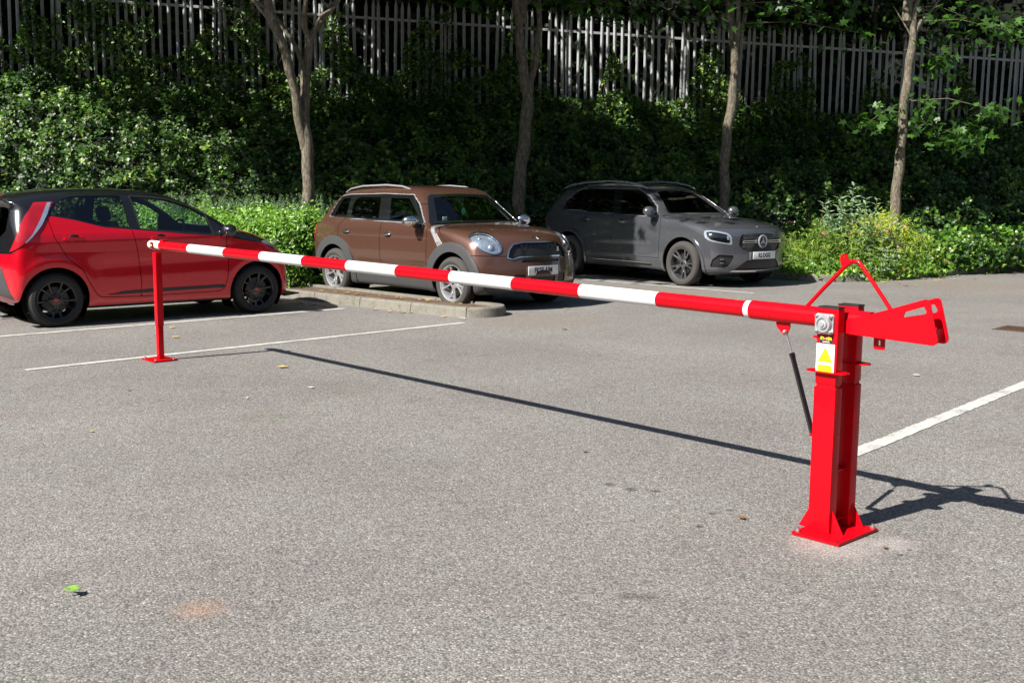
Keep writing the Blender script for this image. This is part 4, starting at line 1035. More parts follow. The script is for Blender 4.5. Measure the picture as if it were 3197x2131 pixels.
b = MB(); b.box((3.700, .28, .745), (.012, .30, .018), bev=.003); b.box((3.700, .28, .715), (.012, .30, .014), bev=.003); b.box((3.700, -.28, .745), (.012, .30, .018), bev=.003); b.box((3.700, -.28, .715), (.012, .30, .014), bev=.003)
for s in (-1, 1): b.box((3.690, s * .43, .73), (.014, .03, .045), bev=.004)
b.build('grille_bar', M['chrome'], c.root)
b = MB()
for k in range(10):
    z = .60 + k * .026
    for j in range(-13, 14):
        y = j * .032 + (k % 2) * .016; lim = .44 - (.10 if z < .63 else 0)
        if abs(y) < lim and abs(z - .73) > .03 and math.hypot(y, z - .73) > .11: b.box((3.695 - .10 * y * y, y, z), (.006, .010, .005))
b.build('grille_studs', M['alloy'], c.root)
Ms = Matrix.Translation((3.712, 0, .728)) @ FACE_FRONT
b = MB(); b.lathe([(.080, 0), (.086, .010), (.097, .012), (.104, .005), (.104, -.01), (.080, -.01)], axis='z', n=48)
for k in range(3):
    a = R_(90 + 120 * k); d = Vector((math.cos(a), math.sin(a), 0)); n = Vector((-math.sin(a), math.cos(a), 0))
    pts = [(0, 0), tuple((n * .016 + d * .010)[:2]), tuple((d * .084)[:2]), tuple((-n * .016 + d * .010)[:2])]
    b.prism(pts, -.004, .008, 'z')
o = b.build('star_emblem', M['alloy'], c.root); o.data.transform(Ms)
b = MB(); b.lathe([(.001, -.006), (.086, -.006)], axis='z', n=32); o = b.build('emblem_backing', M['black_gloss'], c.root); o.data.transform(Ms)
b = MB(); b.cyl((3.585, 0, .955), (3.592, 0, .972), .020); b.build('bonnet_badge', M['chrome'], c.root)
for sd in (-1, 1):
    b = MB()
    for z in (.40, .455): b.box((3.50, sd * .70, z), (.06, .26, .016), rz=-sd * .78, bev=.004)
    b.build('vent_fins', M['dark_plastic'], c.root)
# ================================================================= bank, fence, planting
CR, SR = math.cos(CAM_PITCH), math.sin(CAM_PITCH)
def to_px(P):
    """pixel position in a 1024 wide picture, only used to thin leaves that would hang in front of the view"""
    X, Y, Z = P[:, 0], P[:, 1], P[:, 2] - CAM_H
    zc = Y * CR - Z * SR; yc = Y * SR + Z * CR
    return 512 + 1099.2 * X / zc, 341 - 1099.2 * yc / zc
def leaf_mat(name, stops, rough=.42, trans=.35, hue=None):
    t = NT(name); a = t.n('Attribute', attribute_name='lv'); sp = t.n('SeparateColor', {'Color': a.outputs['Color']})
    c = t.ramp(sp.outputs[0], stops)
    if hue: c = t.mix(t.n('MapRange', {'Value': sp.outputs[1], 'From Min': hue[0], 'From Max': hue[0] + .02}).outputs[0], c, hue[1])
    p = P_(t, col=c, rough=rough, spec=.5)
    tr = t.n('BsdfTranslucent', {'Color': t.mix(1, c, (1.5, 1.7, .8), 'MULTIPLY')}).outputs[0]
    return t.done(t.n('MixShader', {0: trans, 1: p, 2: tr}).outputs[0])
TPL = {
 'ivy': (np.array([(0,-.5,0),(.30,-.40,.05),(.52,-.05,.08),(.22,.10,.04),(0,.62,-.05),(-.22,.10,.04),(-.52,-.05,.08),(-.30,-.40,.05)]), [(0,1,3,4),(1,2,3),(4,5,7,0),(5,6,7)]),
 'oval': (np.array([(0,-.5,0),(.24,-.15,.07),(.20,.25,.06),(0,.55,-.03),(-.20,.25,.06),(-.24,-.15,.07)]), [(0,1,2,3),(3,4,5,0)]),
 'lance': (np.array([(0,-.5,0),(.11,-.1,.04),(.07,.3,0),(0,.7,-.12),(-.07,.3,0),(-.11,-.1,.04)]), [(0,1,2,3),(3,4,5,0)]),
 'maple': (np.array([(0,-.45,0),(.34,-.36,.03),(.20,-.12,.03),(.55,.12,-.02),(.18,.14,.04),(0,.62,-.06),(-.18,.14,.04),(-.55,.12,-.02),(-.20,-.12,.03),(-.34,-.36,.03)]), [(0,1,2),(0,2,4,5),(2,3,4),(0,5,6,8),(6,7,8),(0,8,9)]),
 'quad': (np.array([(0,-.5,0),(.36,0,.06),(0,.55,0),(-.36,0,.06)]), [(0,1,2,3)]),
}
def leaves(name, P, N, size, shape, mat, parent=None, droop=0.0, lv=None):
    P = np.asarray(P, float); n = len(P)
    N = N + 1e-6; N = N / np.linalg.norm(N, axis=1, keepdims=True)
    ref = rng.normal(size=(n, 3)); ref[:, 2] -= droop
    B = ref - (ref * N).sum(1, keepdims=True) * N; B /= np.linalg.norm(B, axis=1, keepdims=True)
    T = np.cross(B, N)
    tv, tf = TPL[shape]; k = len(tv)
    sz = (np.asarray(size) * np.ones(n))[:, None, None]
    V = P[:, None, :] + sz * (tv[None, :, 0:1] * T[:, None] + tv[None, :, 1:2] * B[:, None] + tv[None, :, 2:3] * N[:, None])
    me = bpy.data.meshes.new(name)
    ls = np.array([len(f) for f in tf]); lv_idx = np.concatenate([np.array(f) for f in tf])
    me.vertices.add(n * k); me.vertices.foreach_set('co', V.reshape(-1).astype(np.float32))
    nl = len(lv_idx); me.loops.add(n * nl); me.polygons.add(n * len(tf))
    me.loops.foreach_set('vertex_index', (lv_idx[None] + k * np.arange(n)[:, None]).ravel().astype(np.int32))
    st = np.r_[0, np.cumsum(ls)[:-1]]
    me.polygons.foreach_set('loop_start', (st[None] + nl * np.arange(n)[:, None]).ravel().astype(np.int32))
    me.update(calc_edges=True)
    a = me.color_attributes.new('lv', 'FLOAT_COLOR', 'POINT')
    c = np.ones((n, k, 4), np.float32); r = rng.random(n) if lv is None else lv; c[:, :, 0] = np.clip(r, 0, 1)[:, None]; c[:, :, 1] = rng.random(n)[:, None]
    a.data.foreach_set('color', c.ravel())
    me.materials.append(mat); me.validate()
    return link(bpy.data.objects.new(name, me), parent)
def vnoise(P, f, seed=0):
    """cheap smooth value noise in -1..1"""
    q = P * f; v = np.zeros(len(P))
    r = np.random.default_rng(100 + seed)
    for o in range(5):
        k = r.normal(size=3); k /= np.linalg.norm(k); k *= 1.0 + .9 * o
        v += np.sin(q @ k * 2.2 + r.random() * 6.28) * (.9 ** o)
    return v / 2.6

ivy_m = leaf_mat('ivy_leaf', [(0, (.012, .034, .008)), (.4, (.036, .095, .018)), (.8, (.105, .205, .028)), (1, (.27, .38, .05))], .42, .25, (.975, (.22, .22, .10)))
ivy_bright = leaf_mat('bright_ivy_leaf', [(0, (.04, .12, .015)), (.5, (.12, .27, .03)), (1, (.30, .48, .06))], .32, .30, (.96, (.45, .42, .10)))
maple_m = leaf_mat('maple_leaf', [(0, (.020, .055, .012)), (.6, (.045, .115, .02)), (1, (.09, .20, .035))], .45, .45)
hedge_m = leaf_mat('shrub_leaf', [(0, (.06, .15, .02)), (.5, (.15, .30, .035)), (1, (.30, .50, .08))], .38, .35)
laven_m = leaf_mat('grey_green_leaf', [(0, (.07, .12, .06)), (.6, (.13, .21, .11)), (1, (.24, .34, .20))], .6, .25)
spir_m = leaf_mat('golden_leaf', [(0, (.07, .15, .015)), (.5, (.20, .32, .03)), (1, (.50, .52, .04))], .45, .35, (.965, (.42, .16, .12)))
budd_m = leaf_mat('silver_green_leaf', [(0, (.12, .20, .13)), (.6, (.22, .32, .20)), (1, (.42, .52, .36))], .6, .25)
wood_m = leaf_mat('shade_dark_leaf', [(0, (.006, .016, .005)), (.6, (.018, .045, .010)), (1, (.05, .11, .025))], .5, .3)  # leaf colour darkened, putting deep shade into the foliage masses
stem_m = simple('green_stem', (.12, .16, .07), .7)
twig_m = simple('brown_twig', (.11, .075, .05), .85, bump=.4)
soil_m = simple('shade_dark_soil', (.010, .011, .006), .95, var=.4, scale=8, bump=.5)  # near-black colour stands in for shade between the ivy leaves

def fence_y(x): return 24.35 + .137 * x
def fence_z(x): return 2.93 - .036 * (x - .75)
BASE = np.array([(-40, 22.0), (-20, 19.6), (-9, 19.0), (-5, 18.9), (-3.2, 18.9), (-1.6, 19.7), (0, 21.2), (1.6, 22.2), (4, 22.0), (8, 22.3), (11, 23.4), (14, 25.0), (20, 27.0), (40, 32)])
def bank_z(x, y):
    yb = np.interp(x, BASE[:, 0], BASE[:, 1]); yf = fence_y(x) - .35
    yf = np.maximum(yf, yb + 1.0)
    t = np.clip((y - yb) / (yf - yb), 0, 1)
    return fence_z(np.clip(x, -25, 25)) * (t ** .62 * .96 + .04 * t) + .12 * np.clip(y - yf, 0, 3)
xs = np.linspace(-40, 40, 321); ys = np.r_[np.linspace(17.5, 32, 117), [36, 45, 70]]
X, Y = np.meshgrid(xs, ys); Z = bank_z(X, Y) - .03
Z = Z + .10 * vnoise(np.stack([X.ravel(), Y.ravel(), Z.ravel()], 1), 1.6).reshape(Z.shape) * (Z > .05)
nx = len(xs); V = np.stack([X, Y, Z], -1).reshape(-1, 3)
F = [(j*nx+i, j*nx+i+1, (j+1)*nx+i+1, (j+1)*nx+i) for j in range(len(ys)-1) for i in range(nx-1)]
tag(mesh_obj('bank', V, F, soil_m), kind='structure')

# planting beds and kerbs
bedL = [(-14, 24.0), (-9.2, 19.7), (-6.0, 17.25), (-3.02, 14.93), (-2.30, 14.28), (-1.61, 13.66), (-.89, 13.06), (-.66, 12.87), (-.50, 12.80), (-.33, 12.82), (-.18, 12.92), (-.08, 13.08), (-.07, 13.24), (-.14, 13.42), (-1.15, 14.36), (-2.19, 15.40), (-3.15, 16.30), (-3.25, 16.50), (-3.15, 16.75), (-1.2, 18.65), (.9, 20.7), (1.6, 21.3), (1.95, 21.45), (2.2, 21.35), (3.2, 20.45), (4.75, 18.95), (4.95, 18.72), (5.15, 18.60), (5.45, 18.60), (5.90, 18.74), (7.0, 19.45), (8.33, 20.55), (10.2, 21.85), (14, 24.6), (22, 28.5)]
def rounded(pts): 
    P = np.array(pts); out = []
    for i in range(len(P) - 1):
        k = max(1, int(math.dist(P[i], P[i+1]) / .30))
        for q in range(k): out.append(tuple(P[i] + (P[i+1] - P[i]) * q / k))
    return out + [tuple(P[-1])]
bedL = [tuple(p_) for p_ in crom(bedL, 4, closed=False)]; inner = rounded(bedL)
kerb_run('kerb', inner, side=1)
b = MB(); vs = []
# soil between kerb and bank, with the litter-filled strip of the island
inn = []
Pn = [Vector((*p, 0)) for p in inner]
for i, p in enumerate(Pn):
    d = (Pn[min(i+1, len(Pn)-1)] - Pn[max(i-1, 0)]).normalized(); q = p + Vector((-d.y, d.x, 0)) * .10; inn.append((q.x, q.y))
b.prism(inn + [(30, 40), (-20, 40)], -.05, .085, 'z'); o = b.build('planting_bed', litter_m, smooth=0); tag(o, kind='structure')

# ---- ivy on the bank
def bank_points(n, x0, x1, ty0=-.05, ty1=1.25):
    x = rng.uniform(x0, x1, n); t = rng.uniform(ty0, ty1, n)
    yb = np.interp(x, BASE[:, 0], BASE[:, 1]); yf = np.maximum(fence_y(x) - .35, yb + 1)
    y = yb + t * (yf - yb); z = bank_z(x, y)
    e = .05; nx_ = -(bank_z(x + e, y) - bank_z(x - e, y)) / (2*e); ny_ = -(bank_z(x, y + e) - bank_z(x, y - e)) / (2*e)
    N = np.stack([nx_, ny_, np.ones(n)], 1); N /= np.linalg.norm(N, axis=1, keepdims=True)
    return np.stack([x, y, z], 1), N
n = 165000
P, N = bank_points(n, -18.5, 16)
lump = vnoise(P, 2.2, 1) * .24 + vnoise(P, 5.5, 2) * .14
P = P + N * (np.clip(lump, -.16, 1) + .08 + rng.random(n) * .20)[:, None]
NN = N * .9 + rng.normal(size=(n, 3)) * .48 + np.array([0, -.35, .25])
tag(leaves('ivy', P, NN, rng.uniform(.040, .086, n) * (1 + .35 * (vnoise(P, 3.1, 4) > .2)), 'ivy', ivy_m, droop=.8, lv=np.clip(rng.normal(.45, .25, n) + .25 * vnoise(P, 1.4, 3), 0, 1)), 'dark green ivy leaves covering the whole steep bank below the fence', 'ivy', kind='stuff')
# brambles and climbers at the fence foot and over the fence
n = 62000
x = rng.uniform(-14, 15, n); dens = vnoise(np.stack([x, x * 0, x * 0], 1), 1.1, 5)
top = .62 + .85 * np.clip(vnoise(np.stack([x, x * 0, x * 0], 1), 1.7, 6) + .25, 0, 1.3) + .9 * np.exp(-((x + 1.4) / 1.0) ** 2) + 1.3 * np.exp(-((x + 8.9) / .7) ** 2) + 1.2 * np.exp(-((x + 5.9) / .8) ** 2) + .7 * np.exp(-((x + 3.6) / .5) ** 2) + .8 * np.clip((-x - 5.5) / 3, 0, 1) * (vnoise(np.stack([x, x * 0, x * 0], 1), 2.5, 7) + .35) + .4 * np.exp(-((x - 4.6) / .8) ** 2)
h = rng.random(n) ** 1.25 * np.clip(top, .2, 2.6) * 1.15
P = np.stack([x, fence_y(x) - .12 - rng.random(n) * (.42 - .12 * h), fence_z(x) - .15 + h], 1)
keep = vnoise(P, 2.3, 8) > -.25 - .3 * (h < .5)
P = P[keep]; n = len(P)
tag(leaves('bramble', P, rng.normal(size=(n, 3)) * .7 + np.array([-.2, -.8, .5]), rng.uniform(.06, .12, n), 'oval', ivy_m, droop=.4, lv=rng.normal(.55, .25, n)), 'tangled bramble leaves climbing up the foot of the palisade fence', 'bramble', kind='stuff')
b = MB()
for k in range(46):
    x = random.uniform(-11, 12); z = fence_z(x) + random.uniform(-.1, .5); y = fence_y(x) - random.uniform(.10, .35); pts = []
    dx = random.uniform(-.5, .5); hh = random.uniform(.6, 1.9)
    for i in range(7):
        t_ = i / 6; pts.append((x + dx * t_ + .05 * math.sin(5 * t_ + k), y - .05 * math.sin(3 * t_), z + hh * t_ - .4 * abs(dx) * t_ * t_))
    b.tube(pts, [.008 - .001 * i for i in range(7)], 5)
tag(b.build('bare_stems', twig_m), 'thin bare brown stems tangled along the foot of the palisade fence', 'stems', kind='stuff')

# ---- palisade fence
galv = NT('weathered_galvanised_steel'); o = galv.obj()
cc = galv.mix(galv.noise(o, 3, 6, .7), (.30, .31, .32), (.56, .575, .59)); cc = galv.mix(galv.n('MapRange', {'Value': galv.noise(o, 9, 6, .7), 'From Min': .6, 'From Max': .75}).outputs[0], cc, (.16, .19, .12))
galv_m = galv.done(P_(galv, col=cc, rough=.5, metal=.35))
fx0 = -14.6; BAY = 16; SP = .1655
fr = empty('palisade_fence', (fx0, fence_y(fx0), fence_z(fx0))); tag(fr, 'tall galvanised steel palisade fence with pointed pales along the top of the bank', 'fence')
Fa = math.atan(.137); cosf = math.cos(Fa)
def fence_pt(s): x = fx0 + s * cosf; return x, fence_y(x), fence_z(x)
def loc(p): return Vector(p) - Vector((fx0, fence_y(fx0), fence_z(fx0)))
def pale(b, s):
    x, y, z = fence_pt(s); o = loc((x, y, z)); ux, uy = cosf, math.sin(Fa); w = .034; hh = 2.40
    jit = random.uniform(-.02, .02); lean = random.gauss(0, .012) + (random.random() < .05) * random.uniform(-.06, .06)
    sec = [(-w, .0), (-w * .55, -.012), (-.010, -.012), (0, -.024), (.010, -.012), (w * .55, -.012), (w, .0)]
    rows = []
    for zz, k, out in ((-.35, 1, 0), (hh - .14, 1, 0), (hh - .04, .42, -.01)):
        rows.append([b.b.verts.new(o + Vector((ux * u * k - uy * v + lean * zz, uy * u * k + ux * (v + out) , zz + jit))) for u, v in sec])
    for r in range(2):
        for i in range(6): b.b.faces.new((rows[r][i], rows[r][i+1], rows[r+1][i+1], rows[r+1][i]))
    tips = [b.b.verts.new(o + Vector((ux * u + lean * hh, uy * u - .02, hh + dz + jit))) for u, dz in ((-.045, .02), (0, .07), (.045, .02))]
    b.b.faces.new((rows[2][0], rows[2][1], rows[2][2], tips[0])); b.b.faces.new((rows[2][2], rows[2][3], rows[2][4], tips[1])); b.b.faces.new((rows[2][4], rows[2][5], rows[2][6], tips[2]))
NB = 12
for k in range(NB):
    b = MB()
    for i in range(BAY): pale(b, (k * BAY + i + .5) * SP)
    for f in b.b.faces: f.material_index = 0
    b.build('pale_panel', galv_m, fr, smooth=0)
    for zz in (.35, 2.02):
        a_, c_ = loc(fence_pt(k * BAY * SP)), loc(fence_pt((k + 1) * BAY * SP)); b = MB()
        V = []; 
        d = (c_ - a_)
        for p in (a_, c_):
            for (v, w_) in ((.005, -.025), (.05, -.025), (.05, .025), (.005, .025)): V.append(b.b.verts.new(p + Vector((0, v, zz + w_))))
        for i in range(4): b.b.faces.new((V[i], V[(i+1) % 4], V[4 + (i+1) % 4], V[4 + i]))
        b.build('rail', galv_m, fr, smooth=0)
for k in range(NB + 1):
    p = loc(fence_pt(k * BAY * SP)); b = MB(); b.box(p + Vector((0, .10, 1.0)), (.05, .05, 2.5)); b.build('post', galv_m, fr, smooth=0)

# ---- which leaves of the canopy let the sun through: gaps wherever the photo shows sunlit ground or cars
def lit_weight(P):
    """share of a high leaf's shadow that falls on things the photograph shows in full sun (1 = leave a gap)"""
    S = np.array(SHD); out = np.zeros(len(P))
    for zt in (5.2, 4.6, 4.0, 3.4, 2.8, 2.2, 1.6, 1.2, .8, .4, .0):
        t = (P[:, 2] - zt) / -S[2]; Q = P + S * t[:, None]; x, y = Q[:, 0], Q[:, 1]; w = np.zeros(len(P))
        if zt < 1.7:
            w = np.maximum(w, (np.hypot(x + .9, y - 15.1) < 2.9) * 1.0)                    # copper car
            w = np.maximum(w, ((x > -7.5) & (x < -2.2) & (y < 18.6)) * 1.0)                 # left shrub
            w = np.maximum(w, ((np.hypot(x - 3.35, y - 18.1) < 1.15) & (zt < 1.3)) * 1.0)   # bonnet of the grey car
            if zt < 1.9: w = np.maximum(w, ((x > 4.6) & (y < x * .52 + 17.0)) * 1.0)        # right bed
            if zt < .5: w = np.maximum(w, (x < 5.5) * np.where(y < .95 * x + 16.2, 1.0, np.where(y < .95 * x + 17.2, .5, 0)))
        zl = 2.9 + .35 * (-x - 4.5) if True else 0
        w = np.maximum(w, ((x < -3.4) & (y > 18.3) & (y < 23) & (zt < np.clip(1.7 + .45 * (-x - 6.3), .5, 2.9)) & (zt <= bank_z(x, y) + .3)) * .97)
        w = np.maximum(w, ((x > 1.0) & (x < 4.3) & (y > 23.6) & (y < 26) & (zt > 3.2)) * (.90 + .09 * np.sin(x * 5.0 + zt * 3)))
        w = np.maximum(w, ((x > -4.5) & (x < 0) & (y > 18.5) & (zt < 1.9)) * .62)
        out = np.maximum(out, w)
    return out
def canopy(n, cx, cy, cz, rx, ry, rz, size, seed, zmin=4.7, frng=0.0):
    d = rng.normal(size=(n, 3)); d /= np.linalg.norm(d, axis=1, keepdims=True); r = rng.random(n) ** .45
    P = np.array([cx, cy, cz]) + d * r[:, None] * np.array([rx, ry, rz])
    P = P[(vnoise(P, 1.3, seed) > -.45) & (P[:, 2] > zmin)]
    w = lit_weight(P); P = P[rng.random(len(P)) > w * .985]
    u, v = to_px(P); fringe = vnoise(np.stack([u / 60, P[:, 2] * 0, P[:, 1] * .2], 1), 1.0, 40)
    lim = -6 + np.clip(fringe - .05, 0, 1) * 40 * ((u > 330) | (u < 40)) * (1.3 if True else 1)
    lim = np.where((u > 262) & (u < 345), -8, lim)
    vis = (u > -60) & (u < 1084) & (P[:, 1] > 1)
    return P[~vis | (v < lim)]

# ---- trees
bark = NT('bark'); o = bark.obj()
st = bark.n('Mapping', {'Vector': o, 'Scale': (11, 11, 3.4)}).outputs[0]
bc = bark.ramp(bark.noise(st, 3, 8, .7), [(.32, (.035, .028, .020)), (.48, (.12, .10, .072)), (.62, (.24, .205, .15)), (.78, (.38, .34, .26))])
bc = bark.mix(bark.n('MapRange', {'Value': bark.noise(o, 6, 6), 'From Min': .55, 'From Max': .7}).outputs[0], bc, (.085, .10, .05))
bark_m = bark.done(P_(bark, col=bc, rough=.85, normal=bark.bump(bark.noise(st, 7, 8, .75), .8, .015)))
def tree(loc_, stems, crown, label, wob=1.0, ncan=5200, low=()):
    r = empty('tree', (loc_[0], loc_[1], 0)); tag(r, label, 'tree', 'young trees in front of the bank')
    L = Vector((loc_[0], loc_[1], 0)); b = MB()
    for pts, rads in stems:
        P = crom([np.array(p) for p in pts], 6, closed=False)
        rr = np.interp(np.linspace(0, len(rads) - 1, len(P)), range(len(rads)), rads)
        P = P + np.stack([.022 * wob * np.sin(P[:, 2] * 3.1 + L.x) + .010 * np.sin(P[:, 2] * 8.3 + L.x * 5), .015 * np.cos(P[:, 2] * 2.3), P[:, 2] * 0], 1)
        rr = rr * (1 + .06 * np.sin(P[:, 2] * 9 + L.x * 3) + .07 * np.sin(P[:, 2] * 5.3 + L.x * 7) ** 8)
        b.tube([tuple(Vector(p) - L) for p in P], list(rr), 14)
    b.build('trunk', bark_m, r, smooth=60)
    Ps = [canopy(n_, *c_) for n_, c_ in crown] + [np.array([bx, by, bz_]) + rng.normal(size=(n_, 3)) * np.array(sp) for (bx, by, bz_, n_, sp) in low]
    P = np.concatenate(Ps); n_ = len(P)
    if n_: leaves('crown', P - np.array(L), rng.normal(size=(n_, 3)) * .7 + np.array([0, -.1, .9]), np.where(P[:, 2] < 5.6, rng.uniform(.12, .20, n_), rng.uniform(.20, .34, n_)), 'maple', maple_m, r)
    # limbs above the view
    b = MB()
    for k in range(9):
        a = 2 * math.pi * k / 9; z0 = 4.9 + .35 * k; b.tube([(0, 0, z0), (.9 * math.cos(a), .6 * math.sin(a), z0 + .9), (2.1 * math.cos(a), 1.7 * math.sin(a), z0 + 1.9)], [.05, .035, .012], 6)
    b.tube([(0, 0, 4.6), (.1, 0, 7), (0, .1, 10)], [.09, .07, .02], 8); b.build('limb', bark_m, r)
    for (bx, by, bz_, n_, sp) in low:
        q = MB(); q.tube([(0, 0, bz_ + .2), ((bx - L.x) * .5, (by - L.y) * .5, bz_ + .25), (bx - L.x, by - L.y, bz_ + .05)], [.012, .008, .004], 5); q.build('twig', bark_m, r)
    return r
def at(px, py, Y):            # px,py in the 2352 px wide photograph -> point at depth Y
    a = (px - 1176) / 2524.6; bb = (784 - py) / 2524.6
    a2 = a * math.cos(CAM_ROLL) - bb * math.sin(CAM_ROLL) * 1; b2 = bb * math.cos(CAM_ROLL) + a * math.sin(CAM_ROLL) * -1
    dy = CR + b2 * SR; dz = -SR + b2 * CR; t = Y / dy
    return (a2 * t, Y, CAM_H + dz * t)
def A(Y, *pts): return [at(px, py, Y + (dY[0] if dY else 0)) for px, py, *dY in pts]
Y1 = 17.95; base = at(705, 470, Y1)
tree((base[0], Y1), [
    ([(base[0] + .02, Y1, -.02), (base[0], Y1, .5)] + A(Y1, (705, 460), (706, 345), (704, 290)), [.12, .105, .096, .090, .078]),
    (A(Y1, (704, 360), (703, 300), (700, 200, .1), (705, 130, .1), (712, 95, .1), (745, 50, .2), (785, -5, .3), (840, -90, .5)), [.085, .083, .075, .068, .055, .048, .042, .03]),
    (A(Y1, (700, 350), (684, 250, -.1), (655, 140, -.2), (628, 60, -.2), (612, -10, -.3), (600, -120, -.4)), [.075, .072, .070, .068, .060, .04]),
    (A(Y1, (702, 180), (662, 90, .1), (622, 35, .3), (560, -5, .4), (520, -60, .5)), [.035, .036, .034, .030, .02]),
    (A(Y1, (708, 115, .1), (700, 60, 0), (705, 0, -.1), (715, -90, -.1)), [.045, .040, .038, .02]),
    (A(Y1, (640, 80, -.2), (590, 20, -.2), (555, -15, -.2), (500, -60, -.2)), [.028, .026, .024, .015]),
    (A(Y1, (716, 92, .1), (740, 45, .0), (775, 20, -.1), (790, -20, -.2)), [.02, .022, .02, .012])],
    [(5500, (base[0] - .8, Y1 + 1.0, 7.3, 3.3, 2.6, 2.7, .2, 1)), (15000, (base[0] + .9, Y1 - 1.9, 7.1, 2.8, 2.6, 2.1, .2, 5))], 'pale barked tree forking low into several stems, between the red car and the copper car')
tree((-10.2, 17.2), [([(-10.2, 17.2, 0), (-10.25, 17.2, 2.5), (-10.1, 17.3, 5.2), (-10.0, 17.3, 8.5)], [.13, .12, .09, .04])],  # unseen tree added left of the view to shade the upper bank
    [(15000, (-9.8, 17.2, 7.7, 4.6, 3.0, 2.8, .2, 7)), (6000, (-6.2, 18.6, 8.2, 2.8, 2.4, 2.4, .2, 8))], 'unseen tree added left of the red car, its broad crown shading the bank')
Y2 = 21.3; base = at(1195, 480, Y2)
tree((base[0], Y2), [
    ([(base[0] - .02, Y2, -.02), (base[0], Y2, .6)] + A(Y2, (1194, 470), (1196, 400), (1203, 310), (1212, 240), (1218, 195)), [.15, .135, .125, .122, .118, .11, .085]),
    (A(Y2, (1214, 235), (1204, 160), (1192, 90), (1188, 30), (1186, -20), (1180, -120)), [.095, .088, .085, .083, .078, .05]),
    (A(Y2, (1216, 215), (1230, 140, .1), (1234, 70, .1), (1238, 0, .1), (1246, -90, .1)), [.07, .062, .055, .052, .035])],
    [(9000, (base[0] - .6, Y2 + .3, 8.0, 4.2, 3.2, 3.2, .2, 2))], 'brown tree splitting into a narrow pair of stems between the copper and grey cars',
    low=[(*at(1340, 15, 21.2), 60, (.45, .3, .14)), (*at(1450, 20, 21.2), 60, (.45, .3, .15)), (*at(1290, -5, 21.0), 50, (.3, .3, .10)), (*at(1120, 10, 21.4), 30, (.25, .2, .12))])
Y3 = 21.0; base = at(1660, 490, Y3)
tree((base[0], Y3), [
    ([(base[0], Y3, -.02), (base[0], Y3, .6)] + A(Y3, (1660, 480), (1664, 400), (1672, 300), (1682, 200), (1688, 120), (1680, 40), (1668, -30), (1650, -140)), [.105, .10, .095, .092, .09, .088, .072, .062, .055, .03]),
    (A(Y3, (1685, 170), (1697, 90, .1), (1712, 20, .1), (1720, -60, .1)), [.06, .052, .045, .03]),
    (A(Y3, (1686, 160), (1694, 100, -.1), (1696, 30, -.1), (1695, -60, -.1)), [.06, .055, .045, .03])],
    [(9000, (base[0] - .8, Y3 + .9, 8.0, 4.0, 3.0, 3.2, .2, 3))], 'grey barked tree directly behind the bonnet of the grey suv',
    low=[(*at(1620, 10, 20.8), 60, (.35, .3, .15)), (*at(1780, 30, 20.8), 70, (.4, .3, .18)), (*at(1900, 25, 21.0), 80, (.5, .3, .18)), (*at(1980, 70, 21.0), 40, (.3, .2, .12))])
Y4 = 20.6; base = at(2058, 475, Y4)
tree((base[0], Y4), [
    ([(base[0], Y4, -.02), (base[0] , Y4, .6)] + A(Y4, (2058, 470), (2064, 360), (2074, 270), (2084, 190), (2090, 110), (2098, 30), (2112, -30), (2140, -130)), [.105, .10, .095, .088, .083, .080, .072, .058, .05, .03]),
    (A(Y4, (2094, 70), (2115, 35), (2135, 15), (2165, -25)), [.035, .028, .022, .015]),
    (A(Y4, (2092, 75), (2078, 45), (2070, 30), (2052, 0)), [.018, .015, .012, .01])],
    [(9000, (base[0] - .3, Y4 + 1.2, 8.2, 4.2, 3.0, 3.2, .2, 4))], 'slim straight tree behind the yellow shrub bed, rightmost of the four',
    low=[(*at(2220, 30, 20.6), 110, (.55, .3, .2)), (*at(2320, 60, 20.6), 70, (.3, .3, .2)), (*at(2110, 245, 20.5), 90, (.35, .3, .22)), (*at(2200, 300, 20.3), 110, (.3, .3, .12)), (*at(2160, 130, 20.9), 90, (.2, .2, .15)), (*at(2000, 270, 20.4), 50, (.22, .2, .10)), (*at(2280, 240, 20.3), 60, (.3, .2, .12))])

# ---- wood behind the fence
n = 34000
x = rng.uniform(-17, 19, n); y = fence_y(x) + .5 + rng.random(n) ** 1.3 * 3.4; z = fence_z(x) - .2 + rng.random(n) * 8.5
P = np.stack([x, y, z], 1); P = P[vnoise(P, .9, 9) > -.35]
w_ = lit_weight(P); P = P[(rng.random(len(P)) > w_ * .6) | (P[:, 2] < 5.5)]
P2 = np.stack([rng.uniform(-20, 19, 52000), rng.uniform(20.3, 26.0, 52000), rng.uniform(6.2, 12.5, 52000)], 1)  # overhanging leaves added above the view to shade fence and bank
P2 = P2[rng.random(len(P2)) > lit_weight(P2) * .97]; u, v = to_px(P2); P2 = P2[v < -4]
szs = np.r_[rng.uniform(.10, .26, len(P)), rng.uniform(.22, .40, len(P2))]; P = np.concatenate([P, P2]); n = len(P)
tag(leaves('woodland', P, rng.normal(size=(n, 3)) + np.array([0, -.2, .7]), szs, 'maple', wood_m, lv=rng.random(n)), 'woodland foliage behind the palisade fence, darkened for shade, with an unseen overhang added above', 'woodland', kind='stuff')
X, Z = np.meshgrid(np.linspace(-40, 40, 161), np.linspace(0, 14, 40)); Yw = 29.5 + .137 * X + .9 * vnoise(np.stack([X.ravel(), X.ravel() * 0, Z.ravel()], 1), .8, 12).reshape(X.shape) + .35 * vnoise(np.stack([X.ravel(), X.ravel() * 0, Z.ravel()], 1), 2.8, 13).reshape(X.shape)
F = [(j*161+i, j*161+i+1, (j+1)*161+i+1, (j+1)*161+i) for j in range(39) for i in range(160)]
